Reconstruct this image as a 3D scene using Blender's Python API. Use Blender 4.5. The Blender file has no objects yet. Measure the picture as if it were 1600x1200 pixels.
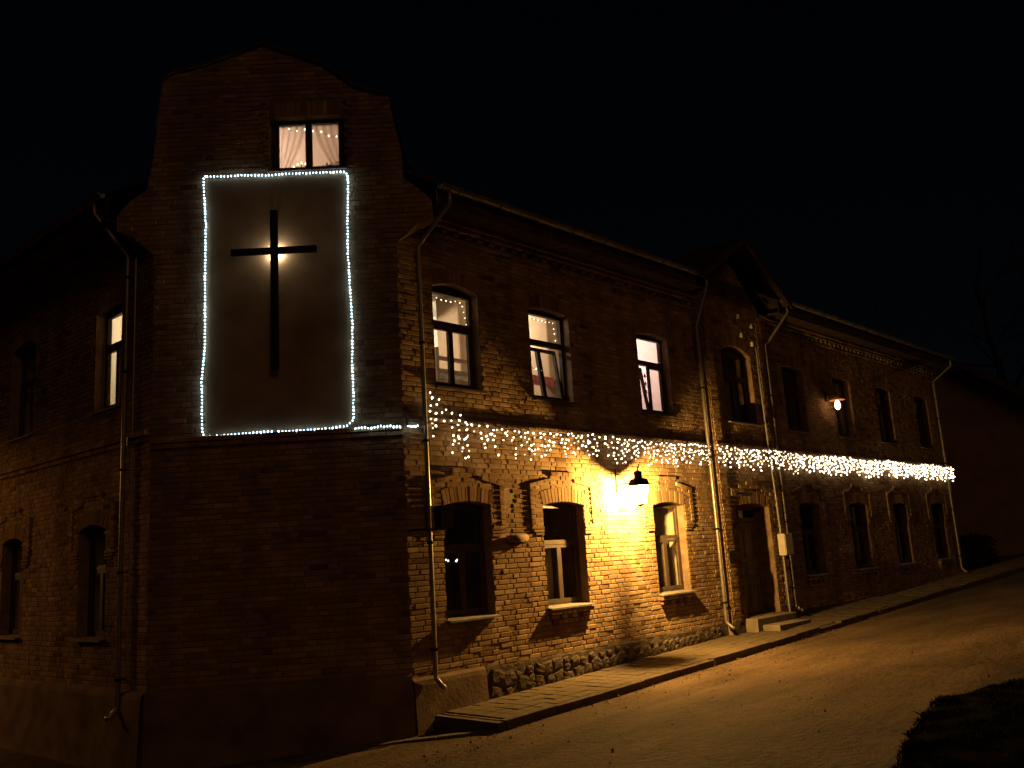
import bpy, math, random
import numpy as np
from mathutils import Vector, Matrix, noise

SC = bpy.context.scene
COL = SC.collection
rng = random.Random(7)

# ---------------------------------------------------------------- camera
cam_d = bpy.data.cameras.new('camera')
cam_d.sensor_fit = 'HORIZONTAL'; cam_d.sensor_width = 36.0
cam_d.lens = 36.0 * 1388.1 / 1600.0
cam_d.clip_start = 0.05; cam_d.clip_end = 2000
cam = bpy.data.objects.new('camera', cam_d); COL.objects.link(cam)
cam.matrix_world = Matrix(((0.694946, -0.097263, -0.712453, -7.9958),
                           (-0.716523, -0.176849, -0.674773, -9.7614),
                           (-0.060366, 0.979420, -0.192592, 0.8092),
                           (0, 0, 0, 1)))
SC.camera = cam

# ---------------------------------------------------------------- night sky, faint town glow
SUN_EL, SUN_AZ = 32.0, 248.0            # azimuth measured from +X, towards the light
world = bpy.data.worlds.new('World'); SC.world = world; world.use_nodes = True
wn = world.node_tree.nodes; wl = world.node_tree.links
for n in list(wn): wn.remove(n)
sky = wn.new('ShaderNodeTexSky'); sky.sky_type = 'NISHITA'; sky.sun_disc = False
sky.sun_elevation = math.radians(SUN_EL); sky.sun_rotation = math.radians(90 - SUN_AZ)
sky.altitude = 100; sky.air_density = 1.0; sky.dust_density = 0.6; sky.ozone_density = 2.0
bgn = wn.new('ShaderNodeBackground'); bgn.inputs['Strength'].default_value = 0.0003
wo = wn.new('ShaderNodeOutputWorld')
wl.new(sky.outputs[0], bgn.inputs[0]); wl.new(bgn.outputs[0], wo.inputs[0])

sun_d = bpy.data.lights.new('town_glow', 'SUN'); sun_d.energy = 0.14; sun_d.angle = math.radians(25)
sun_d.color = (1.0, 0.46, 0.19)
sun = bpy.data.objects.new('town_glow', sun_d); COL.objects.link(sun)
_d = Vector((math.cos(math.radians(SUN_EL)) * math.cos(math.radians(SUN_AZ)),
             math.cos(math.radians(SUN_EL)) * math.sin(math.radians(SUN_AZ)), math.sin(math.radians(SUN_EL))))
sun.rotation_euler = _d.to_track_quat('Z', 'Y').to_euler()

SC.view_settings.view_transform = 'Standard'; SC.view_settings.look = 'None'
SC.view_settings.exposure = 0.0; SC.view_settings.gamma = 1.0
SC.view_settings.use_curve_mapping = False
SC.render.engine = 'CYCLES'
cy = SC.cycles
cy.use_denoising = True; cy.max_bounces = 6; cy.diffuse_bounces = 3; cy.glossy_bounces = 3
cy.transparent_max_bounces = 12; cy.sample_clamp_indirect = 4.0; cy.caustics_reflective = False; cy.caustics_refractive = False

# ---------------------------------------------------------------- materials
def nt(m): return m.node_tree.nodes, m.node_tree.links
def principled(name, col, rough=0.8, metal=0.0, spec=0.3):
    m = bpy.data.materials.new(name); m.use_nodes = True
    b = m.node_tree.nodes['Principled BSDF']
    b.inputs['Base Color'].default_value = (*col, 1); b.inputs['Roughness'].default_value = rough
    b.inputs['Metallic'].default_value = metal; b.inputs['Specular IOR Level'].default_value = spec
    return m, b
def noisy(name, c0, c1, scale=8.0, rough=0.85, bump=0.3, bscale=None, detail=6, dist=0.01, metal=0.0, spec=0.06, stops=(0.35, 0.65)):
    m, b = principled(name, c0, rough, metal, spec)
    N, L = nt(m)
    tc = N.new('ShaderNodeTexCoord'); no = N.new('ShaderNodeTexNoise'); no.inputs['Scale'].default_value = scale
    no.inputs['Detail'].default_value = detail
    L.new(tc.outputs['Object'], no.inputs['Vector'])
    cr = N.new('ShaderNodeValToRGB'); cr.color_ramp.elements[0].position = stops[0]; cr.color_ramp.elements[1].position = stops[1]
    cr.color_ramp.elements[0].color = (*c0, 1); cr.color_ramp.elements[1].color = (*c1, 1)
    L.new(no.outputs['Fac'], cr.inputs[0]); L.new(cr.outputs[0], b.inputs['Base Color'])
    if bump:
        n2 = N.new('ShaderNodeTexNoise'); n2.inputs['Scale'].default_value = bscale or scale * 4; n2.inputs['Detail'].default_value = 8
        L.new(tc.outputs['Object'], n2.inputs['Vector'])
        bp = N.new('ShaderNodeBump'); bp.inputs['Strength'].default_value = bump; bp.inputs['Distance'].default_value = dist
        L.new(n2.outputs['Fac'], bp.inputs['Height']); L.new(bp.outputs[0], b.inputs['Normal'])
    return m
def glow_glass(name, col, s):          # glowing frosted envelope: gives off light and lets the filament's light through
    m = bpy.data.materials.new(name); m.use_nodes = True
    N, L = nt(m); N.remove(N['Principled BSDF'])
    e = N.new('ShaderNodeEmission'); e.inputs[0].default_value = (*col, 1); e.inputs[1].default_value = s
    t = N.new('ShaderNodeBsdfTransparent'); a = N.new('ShaderNodeAddShader')
    L.new(e.outputs[0], a.inputs[0]); L.new(t.outputs[0], a.inputs[1]); L.new(a.outputs[0], N['Material Output'].inputs['Surface'])
    m.cycles.emission_sampling = 'NONE'
    return m
def emit(name, col, s, sample=True):
    m = bpy.data.materials.new(name); m.use_nodes = True
    N, L = nt(m); N.remove(N['Principled BSDF'])
    e = N.new('ShaderNodeEmission'); e.inputs[0].default_value = (*col, 1); e.inputs[1].default_value = s
    L.new(e.outputs[0], N['Material Output'].inputs['Surface'])
    if not sample: m.cycles.emission_sampling = 'NONE'
    return m

def brick_mat():
    m, b = principled('old_brick', (0.3, 0.16, 0.08), 0.95, 0, 0.0)
    N, L = nt(m)
    at = N.new('ShaderNodeAttribute'); at.attribute_name = 'tint'
    ge = N.new('ShaderNodeNewGeometry')
    n1 = N.new('ShaderNodeTexNoise'); n1.inputs['Scale'].default_value = 0.9; n1.inputs['Detail'].default_value = 4
    L.new(ge.outputs['Position'], n1.inputs['Vector'])
    n2 = N.new('ShaderNodeTexNoise'); n2.inputs['Scale'].default_value = 38; n2.inputs['Detail'].default_value = 6
    L.new(ge.outputs['Position'], n2.inputs['Vector'])
    a1 = N.new('ShaderNodeMath'); a1.operation = 'MULTIPLY_ADD'; a1.inputs[1].default_value = 0.75; a1.inputs[2].default_value = -0.27
    L.new(n1.outputs['Fac'], a1.inputs[0])
    a2 = N.new('ShaderNodeMath'); a2.operation = 'MULTIPLY_ADD'; a2.inputs[1].default_value = 0.5
    L.new(n2.outputs['Fac'], a2.inputs[0]); L.new(a1.outputs[0], a2.inputs[2])
    a3 = N.new('ShaderNodeMath'); a3.operation = 'MULTIPLY_ADD'; a3.inputs[1].default_value = 0.8
    L.new(at.outputs['Fac'], a3.inputs[0]); 
    a4 = N.new('ShaderNodeMath'); a4.operation = 'ADD'; a4.inputs[1].default_value = -0.2
    L.new(a2.outputs[0], a4.inputs[0]); L.new(a4.outputs[0], a3.inputs[2])
    cr = N.new('ShaderNodeValToRGB'); r = cr.color_ramp
    r.elements[0].position = 0.0; r.elements[0].color = (0.075, 0.032, 0.02, 1)
    r.elements[1].position = 1.0; r.elements[1].color = (0.38, 0.27, 0.155, 1)
    for p, c in ((0.25, (0.15, 0.085, 0.045)), (0.5, (0.225, 0.142, 0.077)), (0.75, (0.29, 0.195, 0.108))):
        e = r.elements.new(p); e.color = (*c, 1)
    L.new(a3.outputs[0], cr.inputs[0])
    mp = N.new('ShaderNodeMapping'); mp.inputs['Scale'].default_value = (2.2, 2.2, 0.35); L.new(ge.outputs['Position'], mp.inputs['Vector'])
    n5 = N.new('ShaderNodeTexNoise'); n5.inputs['Scale'].default_value = 1.0; n5.inputs['Detail'].default_value = 7; L.new(mp.outputs[0], n5.inputs['Vector'])
    st = N.new('ShaderNodeMapRange'); st.inputs['From Min'].default_value = 0.38; st.inputs['From Max'].default_value = 0.62
    st.inputs['To Min'].default_value = 0.70; st.inputs['To Max'].default_value = 1.08; L.new(n5.outputs['Fac'], st.inputs['Value'])
    sm = N.new('ShaderNodeMix'); sm.data_type = 'RGBA'; sm.blend_type = 'MULTIPLY'; sm.inputs[0].default_value = 1.0
    L.new(cr.outputs[0], sm.inputs[6]); L.new(st.outputs[0], sm.inputs[7]); L.new(sm.outputs[2], b.inputs['Base Color'])
    bp = N.new('ShaderNodeBump'); bp.inputs['Strength'].default_value = 0.6; bp.inputs['Distance'].default_value = 0.008
    n3 = N.new('ShaderNodeTexNoise'); n3.inputs['Scale'].default_value = 70; n3.inputs['Detail'].default_value = 8
    L.new(ge.outputs['Position'], n3.inputs['Vector'])
    L.new(n3.outputs['Fac'], bp.inputs['Height']); L.new(bp.outputs[0], b.inputs['Normal'])
    return m
M = {}
M['brick'] = brick_mat()
M['mortar'] = noisy('mortar', (0.13, 0.092, 0.058), (0.22, 0.155, 0.098), 14, 0.95, 0.8, 60, dist=0.01)
M['plaster'] = noisy('panel_plaster', (0.16, 0.108, 0.06), (0.30, 0.21, 0.125), 1.7, 0.95, 0.15, 30, dist=0.004, spec=0.0, stops=(0.25, 0.75))
M['reveal'] = noisy('reveal_plaster', (0.13, 0.082, 0.048), (0.21, 0.14, 0.085), 6, 0.9, 0.5, 50, dist=0.006)
M['render'] = noisy('plinth_render', (0.10, 0.066, 0.04), (0.175, 0.118, 0.07), 2.5, 0.95, 0.5, 26, dist=0.012)
M['stone'] = noisy('field_stone', (0.045, 0.033, 0.023), (0.11, 0.08, 0.054), 7, 0.95, 1.0, 30, dist=0.015)
M['zinc'] = noisy('zinc_pipe', (0.19, 0.165, 0.135), (0.28, 0.245, 0.205), 9, 0.38, 0.1, 30, metal=0.5, spec=0.5)
M['gutter'] = noisy('gutter_sheet', (0.10, 0.085, 0.07), (0.17, 0.145, 0.12), 9, 0.45, 0.1, 30, metal=0.4, spec=0.5)
M['sill'] = noisy('sill_metal', (0.13, 0.11, 0.09), (0.19, 0.165, 0.14), 7, 0.6, 0.1, 30, metal=0.0, spec=0.1)
M['wood_dark'] = noisy('dark_wood', (0.035, 0.022, 0.014), (0.07, 0.045, 0.028), 6, 0.7, 0.3, 40)
M['frame'] = noisy('window_paint', (0.055, 0.038, 0.027), (0.08, 0.057, 0.04), 8, 0.45, 0.15, 40, spec=0.15)
M['frame_dark'] = noisy('window_paint_dark', (0.04, 0.026, 0.018), (0.065, 0.042, 0.028), 8, 0.5, 0.15, 40, spec=0.15)
M['door'] = noisy('door_paint', (0.085, 0.062, 0.042), (0.13, 0.095, 0.062), 7, 0.5, 0.3, 45, spec=0.5)
M['roof'] = noisy('roof_sheet', (0.028, 0.022, 0.018), (0.05, 0.04, 0.032), 5, 0.7, 0.3, 30)
M['iron'], _ = principled('black_iron', (0.010, 0.009, 0.008), 0.8, 0.0, 0.0)
M['cross'], _ = principled('cross_wood', (0.012, 0.009, 0.007), 0.8)
M['cable'], _ = principled('black_cable', (0.015, 0.014, 0.013), 0.6)
M['box'] = noisy('meter_box_paint', (0.38, 0.34, 0.27), (0.46, 0.41, 0.33), 6, 0.5, 0.1, 30)
M['porcelain'], _ = principled('porcelain', (0.75, 0.73, 0.68), 0.25, 0, 0.6)
M['room'] = noisy('room_paint', (0.66, 0.60, 0.50), (0.70, 0.64, 0.54), 1.5, 0.9, 0)
M['room_pink'] = noisy('room_paint_rose', (0.74, 0.62, 0.58), (0.78, 0.66, 0.62), 1.5, 0.9, 0)
M['room_peach'] = noisy('room_paint_peach', (0.74, 0.62, 0.54), (0.78, 0.66, 0.58), 1.5, 0.9, 0)
M['room_dim'] = noisy('room_paint_darkened', (0.13, 0.105, 0.08), (0.17, 0.135, 0.10), 1.5, 0.9, 0)  # darkened copy of the room paint: lack of light put into the colour
M['wardrobe'] = noisy('wardrobe_veneer', (0.42, 0.29, 0.17), (0.48, 0.34, 0.21), 4, 0.7, 0)
M['bedwood'] = noisy('bed_wood', (0.17, 0.11, 0.065), (0.24, 0.16, 0.09), 6, 0.6, 0)
M['red'] = noisy('red_cloth', (0.32, 0.07, 0.06), (0.42, 0.12, 0.10), 12, 0.9, 0)
M['white'] = noisy('white_cloth', (0.42, 0.38, 0.32), (0.52, 0.47, 0.40), 12, 0.9, 0)
M['asphalt'] = None
M['leaf'] = noisy('house_plant_leaf', (0.02, 0.045, 0.015), (0.05, 0.09, 0.03), 10, 0.6, 0)
M['bark'] = noisy('bark', (0.025, 0.018, 0.012), (0.05, 0.035, 0.024), 8, 0.95, 0.4, 40)
M['hedge'] = noisy('hedge_leaf', (0.02, 0.028, 0.012), (0.045, 0.055, 0.022), 5, 0.8, 0)
M['grass'] = noisy('verge_grass', (0.014, 0.015, 0.006), (0.03, 0.03, 0.012), 6, 0.9, 0, spec=0.0)
M['soil'] = noisy('verge_soil', (0.006, 0.005, 0.0035), (0.011, 0.009, 0.006), 6, 0.95, 0.8, 30, spec=0.0)
M['paver'] = noisy('concrete_paver', (0.07, 0.051, 0.031), (0.115, 0.085, 0.053), 3.2, 0.92, 0.6, 55, dist=0.006)
M['kerb'] = noisy('kerb_concrete', (0.07, 0.052, 0.034), (0.118, 0.09, 0.058), 4, 0.93, 0.6, 40, dist=0.008)
M['step'] = noisy('step_concrete', (0.14, 0.11, 0.075), (0.20, 0.16, 0.11), 5, 0.9, 0.4, 40)
M['house_wall'] = noisy('neighbour_render', (0.32, 0.20, 0.13), (0.44, 0.29, 0.19), 1.5, 0.9, 0.4, 20)
M['steel'], _ = principled('galvanised', (0.3, 0.3, 0.29), 0.5, 0.6)
M['rust'] = noisy('rusty_enamel', (0.20, 0.085, 0.04), (0.32, 0.14, 0.06), 20, 0.7, 0.2, 40)
M['plaque'] = noisy('enamel_plaque', (0.02, 0.016, 0.012), (0.035, 0.028, 0.02), 8, 0.35, 0)

def glass_mat(name, tint, gloss=1.0):
    m = bpy.data.materials.new(name); m.use_nodes = True
    N, L = nt(m); N.remove(N['Principled BSDF'])
    t = N.new('ShaderNodeBsdfTransparent'); t.inputs[0].default_value = (*tint, 1)
    g = N.new('ShaderNodeBsdfGlossy'); g.inputs['Roughness'].default_value = 0.02
    lw = N.new('ShaderNodeLayerWeight'); p5 = N.new('ShaderNodeMath'); p5.operation = 'POWER'; p5.inputs[1].default_value = 4.0
    fr = N.new('ShaderNodeMath'); fr.operation = 'MULTIPLY_ADD'; fr.inputs[1].default_value = 0.9; fr.inputs[2].default_value = 0.05
    L.new(lw.outputs['Facing'], p5.inputs[0]); L.new(p5.outputs[0], fr.inputs[0])
    mx = N.new('ShaderNodeMixShader')
    L.new(fr.outputs[0], mx.inputs[0]); L.new(t.outputs[0], mx.inputs[1]); L.new(g.outputs[0], mx.inputs[2])
    L.new(mx.outputs[0], N['Material Output'].inputs['Surface'])
    return m
M['glass'] = glass_mat('window_glass', (0.9, 0.9, 0.88))
def frosted():
    m = bpy.data.materials.new('frosted_lantern_glass'); m.use_nodes = True
    N, L = nt(m); N.remove(N['Principled BSDF'])
    t = N.new('ShaderNodeBsdfTransparent'); t.inputs[0].default_value = (0.95, 0.93, 0.88, 1)
    d = N.new('ShaderNodeBsdfTranslucent'); d.inputs[0].default_value = (0.9, 0.85, 0.75, 1)
    mx = N.new('ShaderNodeMixShader'); mx.inputs[0].default_value = 0.3
    L.new(t.outputs[0], mx.inputs[1]); L.new(d.outputs[0], mx.inputs[2]); L.new(mx.outputs[0], N['Material Output'].inputs['Surface'])
    return m
M['frosted'] = frosted()
def sheer():
    m = bpy.data.materials.new('sheer_curtain'); m.use_nodes = True
    N, L = nt(m); N.remove(N['Principled BSDF'])
    t = N.new('ShaderNodeBsdfTransparent')
    d = N.new('ShaderNodeBsdfDiffuse'); d.inputs[0].default_value = (0.75, 0.66, 0.54, 1)
    s = N.new('ShaderNodeBsdfTranslucent'); s.inputs[0].default_value = (0.75, 0.64, 0.5, 1)
    m1 = N.new('ShaderNodeMixShader'); m1.inputs[0].default_value = 0.5
    m2 = N.new('ShaderNodeMixShader'); m2.inputs[0].default_value = 0.6
    L.new(d.outputs[0], m1.inputs[1]); L.new(s.outputs[0], m1.inputs[2])
    L.new(t.outputs[0], m2.inputs[1]); L.new(m1.outputs[0], m2.inputs[2]); L.new(m2.outputs[0], N['Material Output'].inputs['Surface'])
    return m
M['sheer'] = sheer()
M['led_warm'] = emit('warm_bulb', (1.0, 0.80, 0.50), 8.5)
M['led_warm_dim'] = emit('warm_bulb_dim', (1.0, 0.72, 0.40), 2.2)
M['led_cold'] = emit('cold_led', (0.52, 0.80, 1.0), 10.0)
M['fairy'] = emit('fairy_bulb', (1.0, 0.86, 0.55), 6.0)
M['lantern_bulb'] = glow_glass('lantern_bulb', (1.0, 0.62, 0.2), 60.0)
M['bulb_far'] = glow_glass('far_lamp_bulb', (1.0, 0.62, 0.32), 7.0)
M['candle'] = emit('candle_bulb', (1.0, 0.8, 0.45), 10.0)
M['room_lamp'] = glow_glass('room_lamp_globe', (1.0, 0.82, 0.6), 3.0)
M['reflection_mark'] = emit('white_reflection_glow', (0.9, 0.92, 1.0), 5.0)  # glow of the added beads that imitate reflected lights
M['cross_bulb'] = emit('cross_bulb', (1.0, 0.8, 0.45), 12.0)

# ---------------------------------------------------------------- mesh helpers
class MB:
    def __init__(s): s.v = []; s.f = []; s.t = []
    def face(s, pts, tint=0.5):
        b = len(s.v); s.v += [tuple(p) for p in pts]; s.f.append(tuple(range(b, b + len(pts)))); s.t.append(tint)
    def add(s, vs, fs, tint=0.5):
        b = len(s.v); s.v += [tuple(p) for p in vs]; s.f += [tuple(i + b for i in f) for f in fs]; s.t += [tint] * len(fs)
    def box(s, p0, p1, tf=None, tint=0.5):
        x0, y0, z0 = p0; x1, y1, z1 = p1
        vs = [(x0,y0,z0),(x1,y0,z0),(x1,y1,z0),(x0,y1,z0),(x0,y0,z1),(x1,y0,z1),(x1,y1,z1),(x0,y1,z1)]
        if tf: vs = [tf(*v) for v in vs]
        s.add(vs, [(0,3,2,1),(4,5,6,7),(0,1,5,4),(1,2,6,5),(2,3,7,6),(3,0,4,7)], tint)
    def prism(s, poly, y0, y1, tf=None, tint=0.5):          # polygon in (s,z), extruded in o
        n = len(poly)
        vs = [(p[0], y0, p[1]) for p in poly] + [(p[0], y1, p[1]) for p in poly]
        if tf: vs = [tf(*v) for v in vs]
        s.add(vs, [tuple(range(n)), tuple(range(2*n-1, n-1, -1))] + [(i, (i+1) % n, n+(i+1) % n, n+i) for i in range(n)], tint)
    def tube(s, pts, r, seg=8, cap=True):
        pts = [Vector(p) for p in pts]; rs = r if isinstance(r, (list, tuple)) else [r]*len(pts)
        b = len(s.v); ref = None
        for i, p in enumerate(pts):
            d = (pts[min(i+1, len(pts)-1)] - pts[max(i-1, 0)]).normalized()
            if ref is None or abs(ref.dot(d)) > 0.95:
                ref = Vector((0,0,1)) if abs(d.z) < 0.9 else Vector((1,0,0))
            u = d.cross(ref).normalized(); w = u.cross(d).normalized(); ref = w
            for k in range(seg):
                a = 2*math.pi*k/seg; q = p + (u*math.cos(a) + w*math.sin(a))*rs[i]; s.v.append(tuple(q))
        for i in range(len(pts)-1):
            for k in range(seg):
                a0 = b+i*seg+k; a1 = b+i*seg+(k+1) % seg
                s.f.append((a0, a1, a1+seg, a0+seg)); s.t.append(0.5)
        if cap:
            s.f.append(tuple(b+k for k in range(seg-1, -1, -1))); s.t.append(0.5)
            e = b+(len(pts)-1)*seg; s.f.append(tuple(e+k for k in range(seg))); s.t.append(0.5)
    def lathe(s, prof, c, seg=12, axis='z'):
        b = len(s.v)
        for r, z in prof:
            for k in range(seg):
                a = 2*math.pi*k/seg; s.v.append((c[0]+r*math.cos(a), c[1]+r*math.sin(a), c[2]+z))
        for i in range(len(prof)-1):
            for k in range(seg):
                a0 = b+i*seg+k; a1 = b+i*seg+(k+1) % seg
                s.f.append((a0, a1, a1+seg, a0+seg)); s.t.append(0.5)
    def mesh(s, name, mat, smooth=False):
        me = bpy.data.meshes.new(name); me.from_pydata(s.v, [], s.f)
        at = me.attributes.new('tint', 'FLOAT', 'FACE'); at.data.foreach_set('value', np.array(s.t, 'f'))
        if smooth: me.polygons.foreach_set('use_smooth', [True]*len(me.polygons))
        me.materials.append(mat); me.update(); return me
    def build(s, name, mat, parent=None, smooth=False):
        o = bpy.data.objects.new(name, s.mesh(name, mat, smooth)); COL.objects.link(o)
        if parent: o.parent = parent
        return o
def tag(o, label=None, cat=None, group=None, kind=None):
    if label: o['label'] = label
    if cat: o['category'] = cat
    if group: o['group'] = group
    if kind: o['kind'] = kind
    return o
def empty(name, loc=(0,0,0)):
    o = bpy.data.objects.new(name, None); COL.objects.link(o); o.location = loc; o.empty_display_size = 0.1; return o
def under(root):                      # parts are built in world coordinates under a root that stands at its base
    return Matrix.Translation(root.location).inverted()
def part(mb, name, mat, root, smooth=False):
    o = mb.build(name, mat, root, smooth)
    r = root
    while r.parent: r = r.parent
    if root.type == 'EMPTY': o.matrix_parent_inverse = Matrix.Translation(root.location).inverted()
    return o
def point_light(name, loc, power, col, radius=0.05, parent=None):
    d = bpy.data.lights.new(name, 'POINT'); d.energy = power; d.color = col; d.shadow_soft_size = radius
    o = bpy.data.objects.new(name, d); COL.objects.link(o); o.location = loc
    if parent:
        o.parent = parent
        if parent.type == 'EMPTY': o.matrix_parent_inverse = Matrix.Translation(parent.location).inverted()
    return o
def pw(pts, s):                       # piecewise linear
    return np.interp(s, [p[0] for p in pts], [p[1] for p in pts])

# facade frames: (s, o, z) -> world; o is outward
S2 = math.sqrt(0.5); CW = 3.555
CL = Vector((-CW*S2, CW*S2, 0)); LD = Vector((-0.05154, 0.99867, 0)); LN = Vector((-0.99867, -0.05154, 0))
class Frame:
    def __init__(s, org, d, n): s.o = Vector(org); s.d = Vector(d); s.n = Vector(n)
    def __call__(s, a, o, z): return tuple(s.o + s.d*a + s.n*o + Vector((0,0,z)))
FR = Frame((0,0,0), (1,0,0), (0,-1,0))
FC = Frame((0,0,0), (-S2,S2,0), (-S2,-S2,0))
FL = Frame(CL, LD, LN)

# ---------------------------------------------------------------- ground levels
def walk_z(x): return -1.22 + 0.033*max(-30, min(45, x))
def ground_z(x, y):
    x = max(-30, min(45, x)); y = max(-25, min(2.6, y))
    return -1.33 + 0.033*x - 0.075*(y + 1.25)

# ================================================================ setting: ground
def road_mat():
    m, b = principled('road_asphalt', (0.09, 0.07, 0.05), 0.92, 0, 0.06)
    N, L = nt(m); ge = N.new('ShaderNodeNewGeometry')
    n1 = N.new('ShaderNodeTexNoise'); n1.inputs['Scale'].default_value = 0.7; n1.inputs['Detail'].default_value = 7
    n2 = N.new('ShaderNodeTexNoise'); n2.inputs['Scale'].default_value = 45; n2.inputs['Detail'].default_value = 5
    n3 = N.new('ShaderNodeTexNoise'); n3.inputs['Scale'].default_value = 11; n3.inputs['Detail'].default_value = 9
    vo = N.new('ShaderNodeTexVoronoi'); vo.feature = 'DISTANCE_TO_EDGE'; vo.inputs['Scale'].default_value = 0.55
    nd = N.new('ShaderNodeTexNoise'); nd.inputs['Scale'].default_value = 2.5; nd.inputs['Detail'].default_value = 5
    for n in (n1, n2, n3, nd): L.new(ge.outputs['Position'], n.inputs['Vector'])
    vm = N.new('ShaderNodeVectorMath'); vm.operation = 'MULTIPLY_ADD'; vm.inputs[1].default_value = (1.3, 1.3, 1.3)
    L.new(nd.outputs['Color'], vm.inputs[0]); L.new(ge.outputs['Position'], vm.inputs[2]); L.new(vm.outputs[0], vo.inputs['Vector'])
    a = N.new('ShaderNodeMath'); a.operation = 'MULTIPLY_ADD'; a.inputs[1].default_value = 0.6; L.new(n2.outputs['Fac'], a.inputs[0])
    a0 = N.new('ShaderNodeMath'); a0.operation = 'MULTIPLY'; a0.inputs[1].default_value = 0.55; L.new(n1.outputs['Fac'], a0.inputs[0])
    L.new(a0.outputs[0], a.inputs[2])
    cr = N.new('ShaderNodeValToRGB'); r = cr.color_ramp
    r.elements[0].position = 0.32; r.elements[0].color = (0.046, 0.030, 0.017, 1)
    r.elements[1].position = 0.8; r.elements[1].color = (0.125, 0.082, 0.046, 1)
    L.new(a.outputs[0], cr.inputs[0])
    ck = N.new('ShaderNodeMapRange'); ck.inputs['From Min'].default_value = 0.0; ck.inputs['From Max'].default_value = 0.018
    ck.inputs['To Min'].default_value = 0.62; ck.inputs['To Max'].default_value = 1.0; L.new(vo.outputs['Distance'], ck.inputs['Value'])
    mx = N.new('ShaderNodeMix'); mx.data_type = 'RGBA'; mx.blend_type = 'MULTIPLY'; mx.inputs[0].default_value = 1.0
    L.new(cr.outputs[0], mx.inputs[6]); L.new(ck.outputs[0], mx.inputs[7]); 
    mp = N.new('ShaderNodeMapping'); mp.inputs['Scale'].default_value = (0.35, 1.3, 1.0); L.new(ge.outputs['Position'], mp.inputs['Vector'])
    n6 = N.new('ShaderNodeTexNoise'); n6.inputs['Scale'].default_value = 0.9; n6.inputs['Detail'].default_value = 6; n6.inputs['Roughness'].default_value = 0.6; L.new(mp.outputs[0], n6.inputs['Vector'])
    pr = N.new('ShaderNodeMapRange'); pr.inputs['From Min'].default_value = 0.36; pr.inputs['From Max'].default_value = 0.62
    pr.inputs['To Min'].default_value = 0.68; pr.inputs['To Max'].default_value = 1.15; L.new(n6.outputs['Fac'], pr.inputs['Value'])
    m7 = N.new('ShaderNodeMix'); m7.data_type = 'RGBA'; m7.blend_type = 'MULTIPLY'; m7.inputs[0].default_value = 1.0
    L.new(mx.outputs[2], m7.inputs[6]); L.new(pr.outputs[0], m7.inputs[7]); L.new(m7.outputs[2], b.inputs['Base Color'])
    h = N.new('ShaderNodeMath'); h.operation = 'MULTIPLY_ADD'; h.inputs[1].default_value = 2.2; L.new(n3.outputs['Fac'], h.inputs[0]); L.new(n2.outputs['Fac'], h.inputs[2])
    h2 = N.new('ShaderNodeMath'); h2.operation = 'MULTIPLY_ADD'; h2.inputs[1].default_value = 0.3; L.new(ck.outputs[0], h2.inputs[0]); L.new(h.outputs[0], h2.inputs[2])
    bp = N.new('ShaderNodeBump'); bp.inputs['Strength'].default_value = 0.9; bp.inputs['Distance'].default_value = 0.02
    L.new(h2.outputs[0], bp.inputs['Height']); L.new(bp.outputs[0], b.inputs['Normal'])
    return m
M['asphalt'] = road_mat()
def ticks():
    a = [-300, -120, -60, -40, -30]; v = -25.0
    while v <= 45: a.append(v); v += 0.5 if -12 < v < 12 else 1.0
    return a + [60, 100, 200, 400]
gx = ticks(); gy = [y for y in ticks() if y <= 12 or y >= 15]
mb = MB()
for y in gy:
    for x in gx:
        z = ground_z(x, y)
        if abs(x) < 30 and abs(y) < 25: z += 0.02*(noise.noise(Vector((x*0.5, y*0.5, 3))))
        mb.v.append((x, y, z))
nx = len(gx)
for j in range(len(gy)-1):
    for i in range(nx-1):
        mb.f.append((j*nx+i, j*nx+i+1, (j+1)*nx+i+1, (j+1)*nx+i)); mb.t.append(0.5)
tag(mb.build('road', M['asphalt'], None, True), 'rough worn asphalt road surface in front of the brick building', kind='structure')

# sidewalk along the right facade: bed, kerb stones, pavers
SWX0, SWX1, SWW = 0.38, 30.0, 1.25
mb = MB()
n = 30
for i in range(n):
    xa = SWX0 + (SWX1-SWX0)*i/n; xb = SWX0 + (SWX1-SWX0)*(i+1)/n
    za, zb = walk_z(xa)-0.012, walk_z(xb)-0.012
    mb.add([(xa,0.1,za),(xb,0.1,zb),(xb,-SWW,zb),(xa,-SWW,za),(xa,0.1,za-.4),(xb,0.1,zb-.4),(xb,-SWW,zb-.4),(xa,-SWW,za-.4)],
           [(0,1,2,3),(3,2,6,7),(0,3,7,4),(1,5,6,2)])
sidewalk = tag(mb.build('sidewalk', M['mortar']), 'narrow paved sidewalk along the long brick facade', kind='structure')
kmesh = []
for k in range(3):
    mb = MB(); j = lambda a: rng.uniform(-a, a)
    mb.box((0,0,-0.35), (0.975,0.13,0.0)); mb.v = [(a, b+j(.004), c+(j(.006) if c > -.1 else 0)) for a, b, c in mb.v]
    mb.add([(0.0,0.0,0.0),(0.975,0,0),(0.975,0.02,0.012),(0,0.02,0.012)], [(0,1,2,3)])
    kmesh.append(mb.mesh('kerb_stone', M['kerb']))
x = SWX0
while x < SWX1-1:
    o = bpy.data.objects.new('kerb_stone', rng.choice(kmesh)); COL.objects.link(o); o.parent = sidewalk
    sink = -0.03 if 9.2 < x < 10.2 else 0.0
    o.location = (x, -SWW-0.13+rng.uniform(-.008,.008), walk_z(x)+0.010+rng.uniform(-.014,.012)+sink)
    o.rotation_euler = (0, -math.atan(0.033), rng.uniform(-.014,.014)); x += 0.992
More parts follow.
